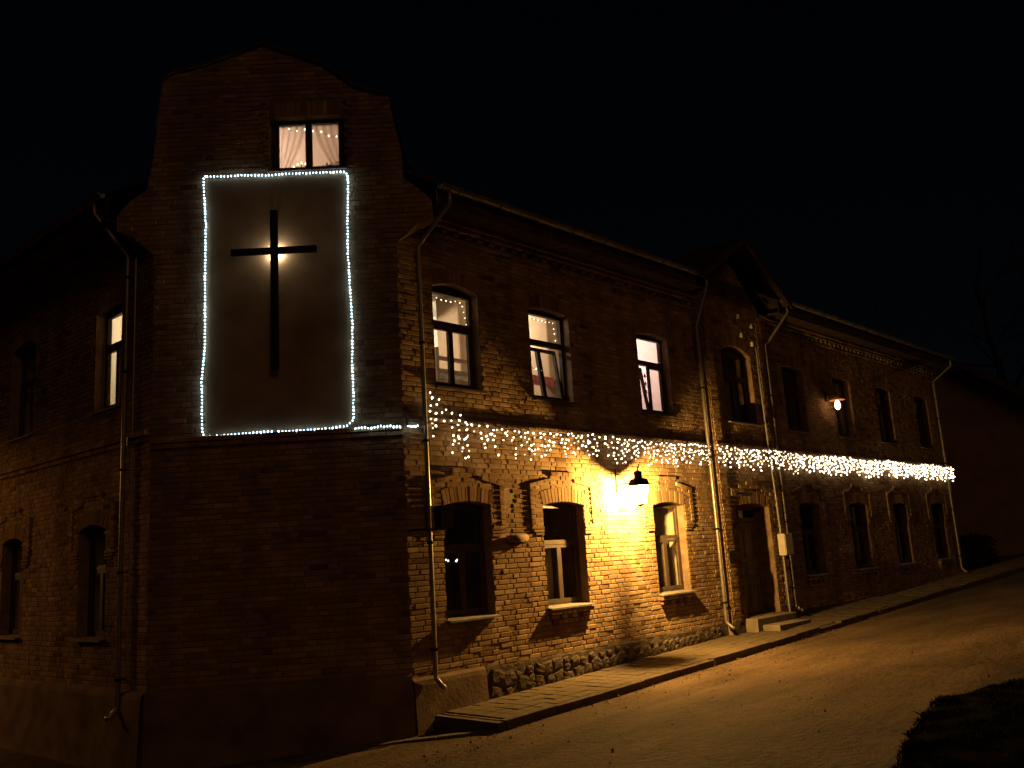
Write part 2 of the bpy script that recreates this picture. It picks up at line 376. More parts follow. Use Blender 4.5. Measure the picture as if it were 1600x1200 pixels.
# end kerb across the sidewalk
o = bpy.data.objects.new('kerb_stone', kmesh[0]); COL.objects.link(o); o.parent = sidewalk
o.location = (SWX0+0.005, -SWW-0.10, walk_z(SWX0)+0.006); o.rotation_euler = (0,0,math.radians(90)); o.scale = (1.25,1,1)
pav = []
for k in range(5):
    mb = MB(); L_, W_, H_ = 0.236, 0.236, 0.05
    e = 0.008; zt = rng.uniform(-.002,.002)
    vs = [(0,0,-H_),(L_,0,-H_),(L_,W_,-H_),(0,W_,-H_),(0,0,-e),(L_,0,-e),(L_,W_,-e),(0,W_,-e),(e,e,zt),(L_-e,e,zt),(L_-e,W_-e,zt),(e,W_-e,zt)]
    mb.add(vs, [(0,1,5,4),(1,2,6,5),(2,3,7,6),(3,0,4,7),(4,5,9,8),(5,6,10,9),(6,7,11,10),(7,4,8,11),(8,9,10,11)])
    pav.append(mb.mesh('paver', M['paver']))
far = MB(); cnt = 0; x = SWX0 + 0.14
while x < SWX1-0.3:
    for r in range(5):
        y = -SWW + 0.015 + r*0.245; z = walk_z(x)+0.004+rng.uniform(-.005,.005)
        if cnt < 300:
            o = bpy.data.objects.new('paver', rng.choice(pav)); COL.objects.link(o); o.parent = sidewalk
            o.location = (x+rng.uniform(-.003,.003), y, z); o.rotation_euler = (rng.uniform(-.012,.012), -0.033+rng.uniform(-.012,.012), rng.uniform(-.01,.01)); cnt += 1
        else:
            far.box((x, y, z-.05), (x+.236, y+.236, z))
    x += 0.246
far.build('far_pavers', M['paver'], sidewalk)['kind'] = 'stuff'
# flush kerb strip curving round the corner
strip = empty('kerb_strip'); strip['kind'] = 'structure'
pts = [(0.42,-1.3),(0.12,-0.98),(-0.12,-0.62),(-0.36,-0.22),(-0.66,0.12),(-1.05,0.38),(-1.55,0.62),(-2.1,0.95),(-2.7,1.4),(-3.3,2.0)]
for i in range(len(pts)-1):
    a = Vector(pts[i]); b = Vector(pts[i+1]); d = (b-a).normalized(); q = Vector((-d.y, d.x))*0.07; a2 = a+d*0.006; b2 = b-d*0.006
    mb = MB(); base = [a2-q, b2-q, b2+q, a2+q]; hz = rng.uniform(.018,.03)
    mb.add([(p.x,p.y,ground_z(p.x,p.y)-.2) for p in base]+[(p.x,p.y,ground_z(p.x,p.y)+hz) for p in base],
           [(4,5,6,7),(0,1,5,4),(1,2,6,5),(2,3,7,6),(3,0,4,7)])
    mb.build('kerb_stone', M['kerb'], strip)
# dark grass verge in the right foreground
vp = [(-1.35,-7.2),(-1.15,-6.86),(-0.5,-6.66),(0.34,-6.42),(1.3,-6.24),(1.98,-6.23),(2.5,-6.5),(3.2,-6.85),(4.6,-7.6),(6.5,-9.0),(5,-11),(0,-12),(-2.2,-9.6),(-1.7,-8.0)]
mb = MB(); n = len(vp); cx_, cy_ = 1.2, -8.6
rings = [(1.0,-0.05),(0.985,0.03),(0.95,0.045),(0.85,0.05),(0.5,0.05)]
for f, h in rings:
    for (x, y) in vp:
        X = cx_+(x-cx_)*f; Y = cy_+(y-cy_)*f; mb.v.append((X, Y, ground_z(X,Y)+h))
mb.v.append((cx_, cy_, ground_z(cx_,cy_)+.05))
for i in range(len(rings)-1):
    for k in range(n): mb.f.append((i*n+k, i*n+(k+1) % n, (i+1)*n+(k+1) % n, (i+1)*n+k)); mb.t.append(.5)
for k in range(n): mb.f.append(((len(rings)-1)*n+k, (len(rings)-1)*n+(k+1) % n, len(rings)*n)); mb.t.append(.5)
verge = tag(mb.build('verge', M['soil'], None, True), kind='structure')
def inside(x, y):
    c = False; j = len(vp)-1
    for i in range(len(vp)):
        xi, yi = vp[i]; xj, yj = vp[j]
        if (yi > y) != (yj > y) and x < (xj-xi)*(y-yi)/(yj-yi)+xi: c = not c
        j = i
    return c
mb = MB(); k = 0
while k < 42000:
    x = rng.uniform(-2.0, 4.2); y = rng.uniform(-8.4, -6.1)
    f = 1.0+.03*noise.noise(Vector((x*3,y*3,5)))
    if not inside(cx_+(x-cx_)/f, cy_+(y-cy_)/f): continue
    k += 1; h = rng.uniform(.02,.045)*max(.35, 1+1.3*noise.noise(Vector((x*2.6,y*2.6,0)))); a = rng.uniform(0, 6.28); w = rng.uniform(.003,.007)
    z = ground_z(x,y)+.03; dx, dy = math.cos(a)*w, math.sin(a)*w; lx, ly = rng.gauss(0,.022), rng.gauss(0,.022)
    mb.v += [(x-dx,y-dy,z),(x+dx,y+dy,z),(x+lx*.4+dx*.7,y+ly*.4+dy*.7,z+h*.6),(x+lx,y+ly,z+h)]
    b = len(mb.v)-4; mb.f += [(b,b+1,b+2),(b,b+2,b+3)]; mb.t += [.5,.5]
tag(mb.build('verge_grass', M['grass']), 'dark short grass on the verge in the right foreground', 'grass', kind='stuff')

# fallen leaves and grit along the kerb and on the road
M['litter'] = noisy('dead_leaf', (0.06, 0.035, 0.018), (0.18, 0.11, 0.05), 3, 0.9, 0, spec=0.0)
mb = MB()
for i in range(650):
    if rng.random() < .6: x = rng.uniform(-.5, 16); y = -SWW-.16-abs(rng.gauss(0,.16)); z = ground_z(x,y)
    elif rng.random() < .4: x = rng.uniform(.5, 14); y = -abs(rng.gauss(0,.12))-.05; z = walk_z(x)+.004
    else: x = rng.uniform(-5, 12); y = rng.uniform(-7,-1.5); z = ground_z(x,y)
    a = rng.uniform(0,6.28); r_ = rng.uniform(.008,.026); c = Vector((x,y,z+.022)); d = Vector((math.cos(a),math.sin(a),rng.gauss(0,.35)))*r_; e = Vector((-math.sin(a),math.cos(a),rng.gauss(0,.35)))*r_*.6
    mb.face([c-d, c+e, c+d*.9, c-e])
tag(mb.build('fallen_leaves', M['litter']), 'small dead leaves scattered along the kerb and the road', 'leaves', kind='stuff')
mb = MB()
for i in range(600):
    x = rng.uniform(-5, 13); y = -SWW-.15-abs(rng.gauss(0,.6)) if rng.random() < .6 else rng.uniform(-6.3,-1.5); r_ = abs(rng.gauss(0,.009))+.004; z = ground_z(x,y)+.012
    vs = [(x+r_*rng.uniform(.6,1.2)*a, y+r_*rng.uniform(.6,1.2)*b, z+r_*rng.uniform(.4,.9)*c) for a, b, c in ((1,0,0),(-1,0,0),(0,1,0),(0,-1,0),(0,0,1),(0,0,-1))]
    mb.add(vs, [(0,2,4),(2,1,4),(1,3,4),(3,0,4),(2,0,5),(1,2,5),(3,1,5),(0,3,5)])
tag(mb.build('road_grit', M['stone']), 'loose grit and pebbles lying on the road', 'grit', kind='stuff')

# ================================================================ brick building
bld = tag(empty('brick_building', (6, 2, -1.3)), 'two-storey brick corner building with cut-off corner, gable and lit windows', 'building')
COURSE = 0.077; BH = 0.0655
class Opening:
    def __init__(s, a0, a1, z0, zs, rise, ring=0.24):
        s.a0, s.a1, s.z0, s.zs, s.rise, s.ring = a0, a1, z0, zs, rise, ring
        s.c = (a0+a1)/2; w = a1-a0; s.w = w
        if rise > 0:
            s.R = (w*w/4+rise*rise)/(2*rise); s.zc = zs+rise-s.R; s.al = math.asin(w/2/s.R)
    def top(s, a):
        if s.rise <= 0: return s.zs+0*a
        return s.zc+np.sqrt(np.maximum(s.R**2-(a-s.c)**2, 0))
    def blocked(s, a, z):
        d = np.abs(a-s.c)
        if z < s.zs-0.001: return (d < s.w/2) & (z > s.z0)
        if s.rise <= 0:
            return (d < s.w/2+0.0) & (z < s.zs+s.ring) & (z > s.z0)
        rr = (s.R+s.ring)**2-(z-s.zc)**2
        if rr <= 0: return np.zeros_like(d, bool)
        return d < min(math.sqrt(rr), (z-s.zc)*math.tan(s.al))

def core(frame, top, bot, ops, o=-0.010, extra=()):
    mb = MB(); br = {p[0] for p in top} | {p[0] for p in bot} | set(extra)
    lo, hi = max(top[0][0], bot[0][0]), min(top[-1][0], bot[-1][0])
    for q in ops:
        br |= {q.a0, q.a1}
        if q.rise > 0: br |= {q.a0+q.w*k/8 for k in range(1, 8)}
    br = sorted(b for b in br if lo-1e-6 <= b <= hi+1e-6)
    for a, b in zip(br[:-1], br[1:]):
        if b-a < 1e-5: continue
        m = (a+b)/2; qs = sorted([q for q in ops if q.a0-1e-6 <= m <= q.a1+1e-6], key=lambda q: q.z0)
        la, lb = float(pw(bot,a+1e-7)), float(pw(bot,b-1e-7)); ta, tb = float(pw(top,a+1e-7)), float(pw(top,b-1e-7))
        for q in qs:
            if min(la, lb) < q.z0-1e-4: mb.face([frame(a,o,la), frame(b,o,lb), frame(b,o,q.z0), frame(a,o,q.z0)])
            la, lb = float(q.top(a)), float(q.top(b))
        mb.face([frame(a,o,la), frame(b,o,lb), frame(b,o,tb), frame(a,o,ta)])
    return mb
def brick_vs(L, H, d0, d1, e, r):
    j = lambda a: r.uniform(-a, a)
    vs = [(0,d0,0),(L,d0,0),(L,d0,H),(0,d0,H)]
    m = [(0+j(.003),d1-e*.7,0+j(.002)),(L+j(.003),d1-e*.7,0+j(.002)),(L+j(.003),d1-e*.7,H+j(.002)),(0+j(.003),d1-e*.7,H+j(.002))]
    f = [(e+j(.003),d1+j(.0015),e+j(.0025)),(L-e+j(.003),d1+j(.0015),e+j(.0025)),(L-e+j(.003),d1+j(.0015),H-e+j(.0025)),(e+j(.003),d1+j(.0015),H-e+j(.0025))]
    return vs+m+f
BF = [(0,1,5,4),(1,2,6,5),(2,3,7,6),(3,0,4,7),(4,5,9,8),(5,6,10,9),(6,7,11,10),(7,4,8,11),(8,9,10,11)]
def brick_list(top, bot, ops, mask=None, seed=1, zref=-0.72):
    r = random.Random(seed); out = []
    lo, hi = max(top[0][0], bot[0][0]), min(top[-1][0], bot[-1][0])
    A = np.arange(lo, hi+1e-6, 0.01); T = pw(top, A); B = pw(bot, A)
    z0 = B.min(); z1 = T.max(); k0 = math.floor((z0-zref)/COURSE)-1; k1 = math.ceil((z1-zref)/COURSE)+1
    for k in range(k0, k1):
        za = zref+k*COURSE; zc = za+BH/2
        ok = (zc > B) & (zc+BH*.4 < T)
        for q in ops: ok &= ~q.blocked(A, zc)
        if mask is not None: ok &= ~mask(A, zc)
        # bond: alternating stretcher / header, shifted every course
        cuts = []; a = lo-0.5-(0.0 if k % 2 else 0.19)+r.uniform(-.012,.012); i = k % 2
        while a < hi+0.5:
            L = 0.25 if i % 2 == 0 else 0.12
            if r.random() < .12: L = 0.25
            cuts.append((a, a+L)); a += L+0.011+r.uniform(-.002,.004); i += 1
        d = np.diff(np.concatenate([[0], ok.astype(int), [0]])); st = np.where(d == 1)[0]; en = np.where(d == -1)[0]
        for s_, e_ in zip(st, en):
            ia, ib = A[s_], A[e_-1]
            if ib-ia < .04: continue
            for ca, cb in cuts:
                a0, a1 = max(ca, ia), min(cb, ib)
                if a1-a0 < .035: continue
                out.append((a0, a1, za, r))
    return out
def tint_of(r):
    t = r.gauss(0.5, 0.15)
    if r.random() < .06: t -= .3
    return max(0.02, min(0.98, t))
def lay(mb, frame, lst, o=0.0, r=None):
    for a0, a1, za, rr in lst:
        d1 = o+rr.gauss(0, .0028)
        if rr.random() < .012: d1 -= .006
        vs = brick_vs(a1-a0, BH, o-.016, d1, .007, rr)
        zz = za+rr.uniform(-.0015,.0015); tl = rr.uniform(-.0025,.0025)
        mb.add([frame(a0+v[0], v[1], zz+v[2]+tl*(v[0]/(a1-a0)-.5)) for v in vs], BF, tint_of(rr))
def arch_bricks(mb, frame, q, o=0.0, r=rng):
    if q.rise > 0:
        n = max(9, int(q.w/0.078)); n += 1-n % 2
        for i in range(n):
            b0 = -q.al+2*q.al*(i+.04)/n; b1 = -q.al+2*q.al*(i+.96)/n; d1 = o+r.gauss(0,.002)
            R0, R1 = q.R+.002, q.R+q.ring-.008+r.uniform(-.004,.004); e = .006
            P = lambda R, b, d: frame(q.c+R*math.sin(b), d, q.zc+R*math.cos(b))
            eb = e/q.R
            vs = [P(R0,b0,o-.016),P(R0,b1,o-.016),P(R1,b1,o-.016),P(R1,b0,o-.016),
                  P(R0,b0,d1-e*.7),P(R0,b1,d1-e*.7),P(R1,b1,d1-e*.7),P(R1,b0,d1-e*.7),
                  P(R0+e,b0+eb,d1),P(R0+e,b1-eb,d1),P(R1-e,b1-eb,d1),P(R1-e,b0+eb,d1)]
            mb.add(vs, BF, tint_of(r)*.8)
    else:
        n = max(5, int(q.w/0.077))
        for i in range(n):
            a0 = q.a0+q.w*i/n+.005; L = q.w/n-.010
            vs = brick_vs(L, q.ring-.012, o-.016, o+r.gauss(0,.002), .006, r)
            mb.add([frame(a0+v[0], v[1], q.zs+.004+v[2]) for v in vs], BF, tint_of(r))

# ---- openings
WR = [(0.67,1.63),(2.82,3.86),(5.90,6.95),(11.80,12.86),(14.58,15.66),(17.40,18.46),(20.40,21.48)]
UP = [Opening(a, b, 3.40, 4.97, 0.10 if i == 0 else 0.055) for i, (a, b) in enumerate(WR)]
LO = [Opening(a+.02, b+.02, 0.0, 1.63, 0.06) for a, b in WR]
BAYUP = Opening(8.80, 10.06, 3.40, 4.95, 0.18); DOOR = Opening(8.74, 10.14, -0.66, 1.59, 0.07)
LUP = [Opening(0.98, 1.85, 3.42, 5.00, 0.10), Opening(4.20, 5.24, 3.42, 5.05, 0.10), Opening(7.4, 8.4, 3.42, 5.05, 0.10)]
LLO = [Opening(1.30, 2.20, 0.02, 1.60, 0.09), Opening(4.36, 5.26, 0.02, 1.58, 0.09), Opening(7.4, 8.3, 0.02, 1.58, 0.09)]
ATT = Opening(0.73, 1.86, 6.74, 7.62, 0.0)
TOPZ = 6.12
LEN = 22.55
# ---- right facade
top = [(0.0,TOPZ),(LEN,TOPZ)]; bot = [(0.0,-1.9),(LEN,-1.9)]
ops = UP+LO
niche = lambda A, z: (((A > 2.00) & (A < 2.17) & (z > 1.50) & (z < 1.86)) | ((A > 1.94) & (A < 2.24) & (z > 1.66) & (z < 1.78)))
BAY0, BAY1, BAYO = 8.14, 10.66, 0.13
def mask_r(A, z):
    m = (z < -0.70+0*A) | ((A > BAY0+.02) & (A < BAY1-.02)) | niche(A, z)
    return m
wall_r = part(core(FR, top, bot, ops+[Opening(BAY0+.05, BAY1-.05, -1.8, 6.05, 0)]), 'wall', M['mortar'], bld)
lst = brick_list(top, bot, ops, mask_r, 11)
def near(b):
    a0, a1, za, r = b
    return -0.55 < za < 1.96 and 0.68 < a0 < 5.9
cand = [b for b in lst if near(b)]
cand.sort(key=lambda b: (b[0]-0.4)**2*0.30+(b[2]-.9)**2)
chosen = set(id(b) for b in cand[:300])
mb = MB(); lay(mb, FR, [b for b in lst if id(b) not in chosen])
for q in UP: arch_bricks(mb, FR, q)
o = part(mb, 'brick_courses', M['brick'], wall_r); o['kind'] = 'stuff'
vari = {}
for b in cand[:300]:
    a0, a1, za, rr = b; L = a1-a0
    key = 'S' if abs(L-.25) < .012 else 'H' if abs(L-.12) < .012 else None
    if key:
        kk = (key, rng.randrange(9))
        if kk not in vari:
            m = MB(); LL = .25 if key == 'S' else .12
            m.add([(v[0], -v[1], v[2]) for v in brick_vs(LL, BH, -.016, 0, .007, rng)], BF, tint_of(rng)); vari[kk] = m.mesh('brick', M['brick'])
        me = vari[kk]
    else:
        m = MB(); m.add([(v[0], -v[1], v[2]) for v in brick_vs(L, BH, -.016, 0, .007, rng)], BF, tint_of(rng)); me = m.mesh('brick', M['brick'])
    o = bpy.data.objects.new('brick', me); COL.objects.link(o); o.parent = wall_r
    o.location = (a0, -rng.gauss(0,.0028), za); o.rotation_euler = (0, rng.gauss(0,.006), 0)

# ---- raised brick surrounds of the ground-floor windows
def surround(frame, q, parent):
    ro = 0.020; a0, a1 = q.a0-.27, q.a1+.27; zb = 1.30; c = q.c
    tp = [(a0,1.93),(c-.36,2.03),(c-.359,2.03),(c-.30,2.03),(c-.299,2.16),(c+.299,2.16),(c+.30,2.03),(c+.36,2.03),(a1,1.93)]
    bt = [(a0,zb),(a1,zb)]
    lst = brick_list(tp, bt, [q], None, rng.randrange(999))
    mb = core(frame, tp, bt, [q], ro-.010)
    # returns
    edge = [(a0,zb)]+tp+[(a1,zb)]
    for p, n_ in zip(edge[:-1], edge[1:]):
        mb.face([frame(p[0],-.012,p[1]), frame(n_[0],-.012,n_[1]), frame(n_[0],ro-.012,n_[1]), frame(p[0],ro-.012,p[1])])
    for s0, s1 in ((a0,q.a0),(q.a1,a1)):
        mb.face([frame(s0,-.012,zb),frame(s1,-.012,zb),frame(s1,ro-.012,zb),frame(s0,ro-.012,zb)])
    w = part(mb, 'window_surround', M['mortar'], bld)
    mb = MB(); lay(mb, frame, lst, ro); arch_bricks(mb, frame, q, ro+.003)
    # outer hood course and stepped feet
    for s0, s1, z0, z1, oo in ((a0-.03,a0+.07,1.33,1.90,.036),(a1-.07,a1+.03,1.33,1.90,.036)):
        z = z0
        while z < z1:
            vs = brick_vs(s1-s0, BH, -.01, oo+rng.gauss(0,.002), .006, rng)
            mb.add([frame(s0+v[0], v[1], z+v[2]) for v in vs], BF, tint_of(rng)); z += COURSE
    for sg in (-1, 1):
        e0, e1 = (a0-.03, c-.30) if sg < 0 else (c+.30, a1+.03)
        n_ = 3
        for i in range(n_):
            s0 = e0+(e1-e0)*i/n_+.004; s1 = e0+(e1-e0)*(i+1)/n_-.004
            zf = lambda s: 1.915+(1.0-abs(s-c)/(a1+.03-c))*0.155
            vs = brick_vs(s1-s0, BH, -.01, .042+rng.gauss(0,.002), .006, rng)
            mb.add([frame(s0+v[0], v[1], zf(s0+v[0])+v[2]) for v in vs], BF, tint_of(rng))
        for i in range(3):
            s0, s1 = (a0-.03+.05*i, q.a0-.005) if sg < 0 else (q.a1+.005, a1+.03-.05*i)
            vs = brick_vs(s1-s0, .035, -.01, .036-.007*i, .004, rng)
            mb.add([frame(s0+v[0], v[1], 1.30-.048*(i+1)+v[2]) for v in vs], BF, tint_of(rng))
    for i in range(4):
        s0 = c-.30+.15*i+.004
        vs = brick_vs(.142, BH, -.01, .046+rng.gauss(0,.002), .006, rng)
        mb.add([frame(s0+v[0], v[1], 2.115+v[2]) for v in vs], BF, tint_of(rng))
    o = part(mb, 'brick_courses', M['brick'], w); o['kind'] = 'stuff'
for q in LO: surround(FR, q, bld)
for q in LLO[:2]: surround(FL, q, bld)

# ---- entrance bay with gable
mid = (BAY0+BAY1)/2
top = [(BAY0,6.15),(mid,7.30),(BAY1,6.15)]; bot = [(BAY0,-1.6),(BAY1,-1.6)]
def fb(a, o, z): return FR(a, o+BAYO, z)
mb = core(fb, top, bot, [BAYUP, DOOR])
for s in (BAY0, BAY1):
    mb.face([FR(s,-.02,-1.6),FR(s,BAYO-.01,-1.6),FR(s,BAYO-.01,6.15),FR(s,-.02,6.15)])
wb = part(mb, 'bay_wall', M['mortar'], bld)
mb = MB(); lay(mb, fb, brick_list(top, bot, [BAYUP, DOOR], lambda A, z: z < -.70+0*A, 23)); arch_bricks(mb, fb, BAYUP); arch_bricks(mb, fb, DOOR)
# corner strips of the bay
for s0, s1 in ((BAY0-.01, BAY0+.27),(BAY1-.27, BAY1+.01)):
    lay(mb, fb, brick_list([(s0,5.9),(s1,5.9)], [(s0,-.6),(s1,-.6)], [], None, rng.randrange(999)), .05)
# raised hood above the door
zt = 1.95
lay(mb, fb, brick_list([(8.5,zt),(mid-.2,2.12),(mid+.2,2.12),(10.4,zt)], [(8.5,1.80),(mid-.2,1.97),(mid+.2,1.97),(10.4,1.80)], [], None, 5), .06)
o = part(mb, 'brick_courses', M['brick'], wb); o['kind'] = 'stuff'

# ---- corner (chamfer) facade with attic gable and kneelers
top = [(-0.56,6.14),(-0.52,6.20),(-0.38,6.34),(-0.14,6.54),(-0.11,7.08),(-0.03,7.46),(0.04,7.90),(0.55,8.05),(0.62,8.12),(1.05,8.46),(1.5,8.66),(1.95,8.84),
       (2.42,8.68),(2.85,8.53),(3.33,8.43),(3.48,8.33),(3.56,7.5),(3.62,6.95),(3.69,6.55),(3.93,6.38),(4.08,6.22),(4.12,6.14)]
bot = [(-0.56,5.93),(-0.30,5.80),(-0.001,5.50),(0.0,-1.95),(CW,-1.95),(CW+.001,5.50),(3.86,5.80),(4.12,5.93)]
PAN = (0.70, 2.80, 2.80, 6.66)
mask_c = lambda A, z: ((A > PAN[0]) & (A < PAN[1]) & (z > PAN[2]) & (z < PAN[3])) | ((z < -.70) & (A > -.01))
mb = core(FC, top, bot, [ATT])
# closed back and edges of the free-standing gable part
bt = [p for p in top]
for p, q in zip(bt[:-1], bt[1:]):
    mb.face([FC(p[0],-.010,p[1]),FC(q[0],-.010,q[1]),FC(q[0],-.36,q[1]),FC(p[0],-.36,p[1])])
for p, q in (((-0.56,6.14),(-0.56,5.93)),((-0.56,5.93),(-0.30,5.80)),((-0.30,5.80),(0,5.5)),((4.12,6.14),(4.12,5.93)),((4.12,5.93),(3.86,5.80)),((3.86,5.80),(CW,5.5))):
    mb.face([FC(p[0],-.010,p[1]),FC(q[0],-.010,q[1]),FC(q[0],-.36,q[1]),FC(p[0],-.36,p[1])])
bk = core(FC, top, [(-0.56,5.93),(-0.30,5.80),(-0.001,5.50),(0.0,5.5),(CW,5.5),(CW+.001,5.5),(3.86,5.80),(4.12,5.93)], [ATT], -.36)
mb.add(bk.v, bk.f)
wall_c = part(mb, 'wall', M['mortar'], bld)
mb = MB(); lay(mb, FC, brick_list(top, bot, [ATT], mask_c, 37)); arch_bricks(mb, FC, ATT)
# window border strip of the attic window, coping bricks
for s0, s1 in ((ATT.a0-.13, ATT.a0-.005),(ATT.a1+.005, ATT.a1+.13)):
    lay(mb, FC, brick_list([(s0,7.9),(s1,7.9)], [(s0,6.75),(s1,6.75)], [], None, rng.randrange(999)), .04)
lay(mb, FC, brick_list([(ATT.a0-.2,7.93),(ATT.a1+.2,7.93)], [(ATT.a0-.2,7.86),(ATT.a1+.2,7.86)], [], None, 8), .05)
o = part(mb, 'brick_courses', M['brick'], wall_c); o['kind'] = 'stuff'
mb = MB()
for p, q in zip(bt[6:-6], bt[7:-5]):
    if abs(p[0]-q[0]) < .02: continue
    mb.prism([(p[0],p[1]+.002),(q[0],q[1]+.002),(q[0],q[1]+.045),(p[0],p[1]+.045)], .05, -.40, lambda a, o, z: FC(a, o, z))
part(mb, 'coping', M['roof'], bld)
mb = MB(); a0, a1, z0, z1 = PAN
mb.box((a0+.005,-.05,z0+.005), (a1-.005,.014,z1-.005), lambda a, o, z: FC(a, o, z))
part(mb, 'plaster_panel', M['plaster'], bld)['label'] = 'smooth plaster panel behind the cross, framed by lights'

# ---- left facade
LLEN = 13.0
top = [(0.0,TOPZ),(LLEN,TOPZ)]; bot = [(0.0,-1.95),(LLEN,-1.95)]
wall_l = part(core(FL, top, bot, LUP+LLO), 'wall', M['mortar'], bld)
mb = MB(); lay(mb, FL, brick_list([(0,TOPZ),(LLEN,TOPZ)], [(0,-1.95),(LLEN,-1.95)], LUP+LLO, lambda A, z: z < -.70+0*A, 53))
for q in LUP: arch_bricks(mb, FL, q)
o = part(mb, 'brick_courses', M['brick'], wall_l); o['kind'] = 'stuff'

# ---- rear walls and end wall so the block is closed
mb = MB(); E1 = FL(LLEN,-.01,0); zb, zt = -1.9, TOPZ
pl = [(LEN,0.01),(LEN,9.0),(7.0,9.0),(7.0,E1[1]),(E1[0],E1[1])]
for p, q in zip(pl[:-1], pl[1:]): mb.face([(p[0],p[1],zb),(q[0],q[1],zb),(q[0],q[1],zt),(p[0],p[1],zt)])
part(mb, 'rear_wall', M['mortar'], bld)
mb = MB(); lay(mb, Frame((LEN,0,0),(0,1,0),(1,0,0)), brick_list([(0,TOPZ),(4,TOPZ)],[(0,-1),(4,-1)],[],None,61))
o = part(mb, 'brick_courses', M['brick'], wall_r); o['kind'] = 'stuff'

# ---- string course (two stepped brick courses) and cornice courses
def courses(frame, s0, s1, zs, mbx, gaps=()):
    for z, oo, dent in zs:
        s = s0
        while s < s1-.03:
            L = min(.25 if not dent else .12, s1-s); 
            if not any(g0-.05 < s < g1 for g0, g1 in gaps) and not (dent and int(s/.13) % 2):
                vs = brick_vs(L-.011, BH, -.02, oo+rng.gauss(0,.003), .006, rng)
                mbx.add([frame(s+v[0], v[1], z+v[2]+rng.uniform(-.001,.001)) for v in vs], BF, tint_of(rng))
            s += L if not dent else .131
SCZ = [(2.84,.075,False),(2.763,.045,False)]
mb = MB(); courses(FR, 0.06, LEN, SCZ, mb, [(BAY0,BAY1)]); courses(fb, BAY0, BAY1, SCZ, mb)
courses(FC, 0.0, CW, [(2.70,.06,False),(2.623,.035,False)], mb); courses(FL, 0.06, LLEN, SCZ, mb)
part(mb, 'string_course', M['brick'], bld)['kind'] = 'stuff'
mb = MB()
CZ = [(6.02,.12,False),(5.943,.09,False),(5.866,.06,True),(5.789,.03,False)]
courses(FR, 0.22, LEN, CZ, mb, [(BAY0,BAY1)]); courses(FL, 0.26, LLEN, CZ, mb)
part(mb, 'cornice', M['brick'], bld)['kind'] = 'stuff'

# ---- plinths
mb = MB()
def plinth(frame, s0, s1, zt, zb, d, mbx):
    n = max(2, int((s1-s0)/.35)); P = []
    for i in range(n+1):
        s = s0+(s1-s0)*i/n; row = []
        for z, o in ((zt+.045,-.005),(zt,d*.75),(zt-.06,d),((zt+zb)/2,d+.02),(zb,d+.05)):
            w = noise.noise(Vector((s*1.7, z*2.1, d)))*.018; row.append(frame(s, o+(w if o > 0 else 0), z))
        P.append(row)
    for i in range(n):
        for k in range(4): mbx.face([P[i][k],P[i+1][k],P[i+1][k+1],P[i][k+1]])
plinth(FC, 0.0, CW, -.66, -1.95, .09, mb)
plinth(FL, 0.0, LLEN, -.68, -1.95, .09, mb)
plinth(FR, 0.0, 1.35, -.74, -1.7, .05, mb)
part(mb, 'plinth', M['render'], bld)
for fr_, s0, s1 in ((FR,BAY1,LEN),(fb,BAY0,8.6),(fb,10.26,BAY1),(FR,1.35,BAY0)):
    mb = MB(); plinth(fr_, s0, s1, -.75, -1.5, .012, mb); pl_r = part(mb, 'stone_plinth', M['stone'], bld)
    if fr_ is FR and s0 == BAY1: pl_far = pl_r
def stone_mesh(w, h):
    m = MB(); n = 8; r = rng
    ring = [(math.cos(2*math.pi*k/n), math.sin(2*math.pi*k/n)) for k in range(n)]
    sq = lambda v: math.copysign(abs(v)**.5, v)
    jt = [r.uniform(.82,1.08) for _ in range(n)]
    for f, o in ((1.0,-.03),(.97,.018),(.70,.032)):
        for k, (c, s) in enumerate(ring): m.v.append((sq(c)*w/2*f*jt[k]+r.uniform(-.008,.008), -(o+r.uniform(-.008,.008)), sq(s)*h/2*f*jt[k]+r.uniform(-.008,.008)))
    m.v.append((0,-.036,0))
    for i in range(2):
        for k in range(n): m.f.append((i*n+k, i*n+(k+1) % n, (i+1)*n+(k+1) % n, (i+1)*n+k)); m.t.append(.5)
    for k in range(n): m.f.append((2*n+k, 2*n+(k+1) % n, 3*n)); m.t.append(.5)
    return m.mesh('stone', M['stone'])
smeshes = [stone_mesh(.30,.20), stone_mesh(.22,.17), stone_mesh(.34,.24), stone_mesh(.18,.13), stone_mesh(.25,.21), stone_mesh(.14,.11), stone_mesh(.28,.15)]
sw = [.30,.22,.34,.18,.25,.14,.28]; sh = [.2,.17,.24,.13,.21,.11,.15]
sc = 0
for s0, s1, par in ((1.42,BAY0-.1,pl_r),(BAY1+.1,LEN,pl_far)):
    x = s0
    while x < s1-.2 and sc < 290:
        z = walk_z(x)-.02; colw = .12
        while z < -.80:
            k = rng.randrange(7); 
            if z+sh[k] > -.76: k = 5 if z+.11 < -.74 else None
            if k is None: break
            o = bpy.data.objects.new('stone', smeshes[k]); COL.objects.link(o); o.parent = par
            o.location = (x+sw[k]/2+rng.uniform(-.04,.04), -.012, z+sh[k]/2+rng.uniform(-.01,.01))
            o.rotation_euler = (0, rng.uniform(-.35,.35), 0); sc += 1
            z += sh[k]*.93; colw = max(colw, sw[k])
        x += colw*.80

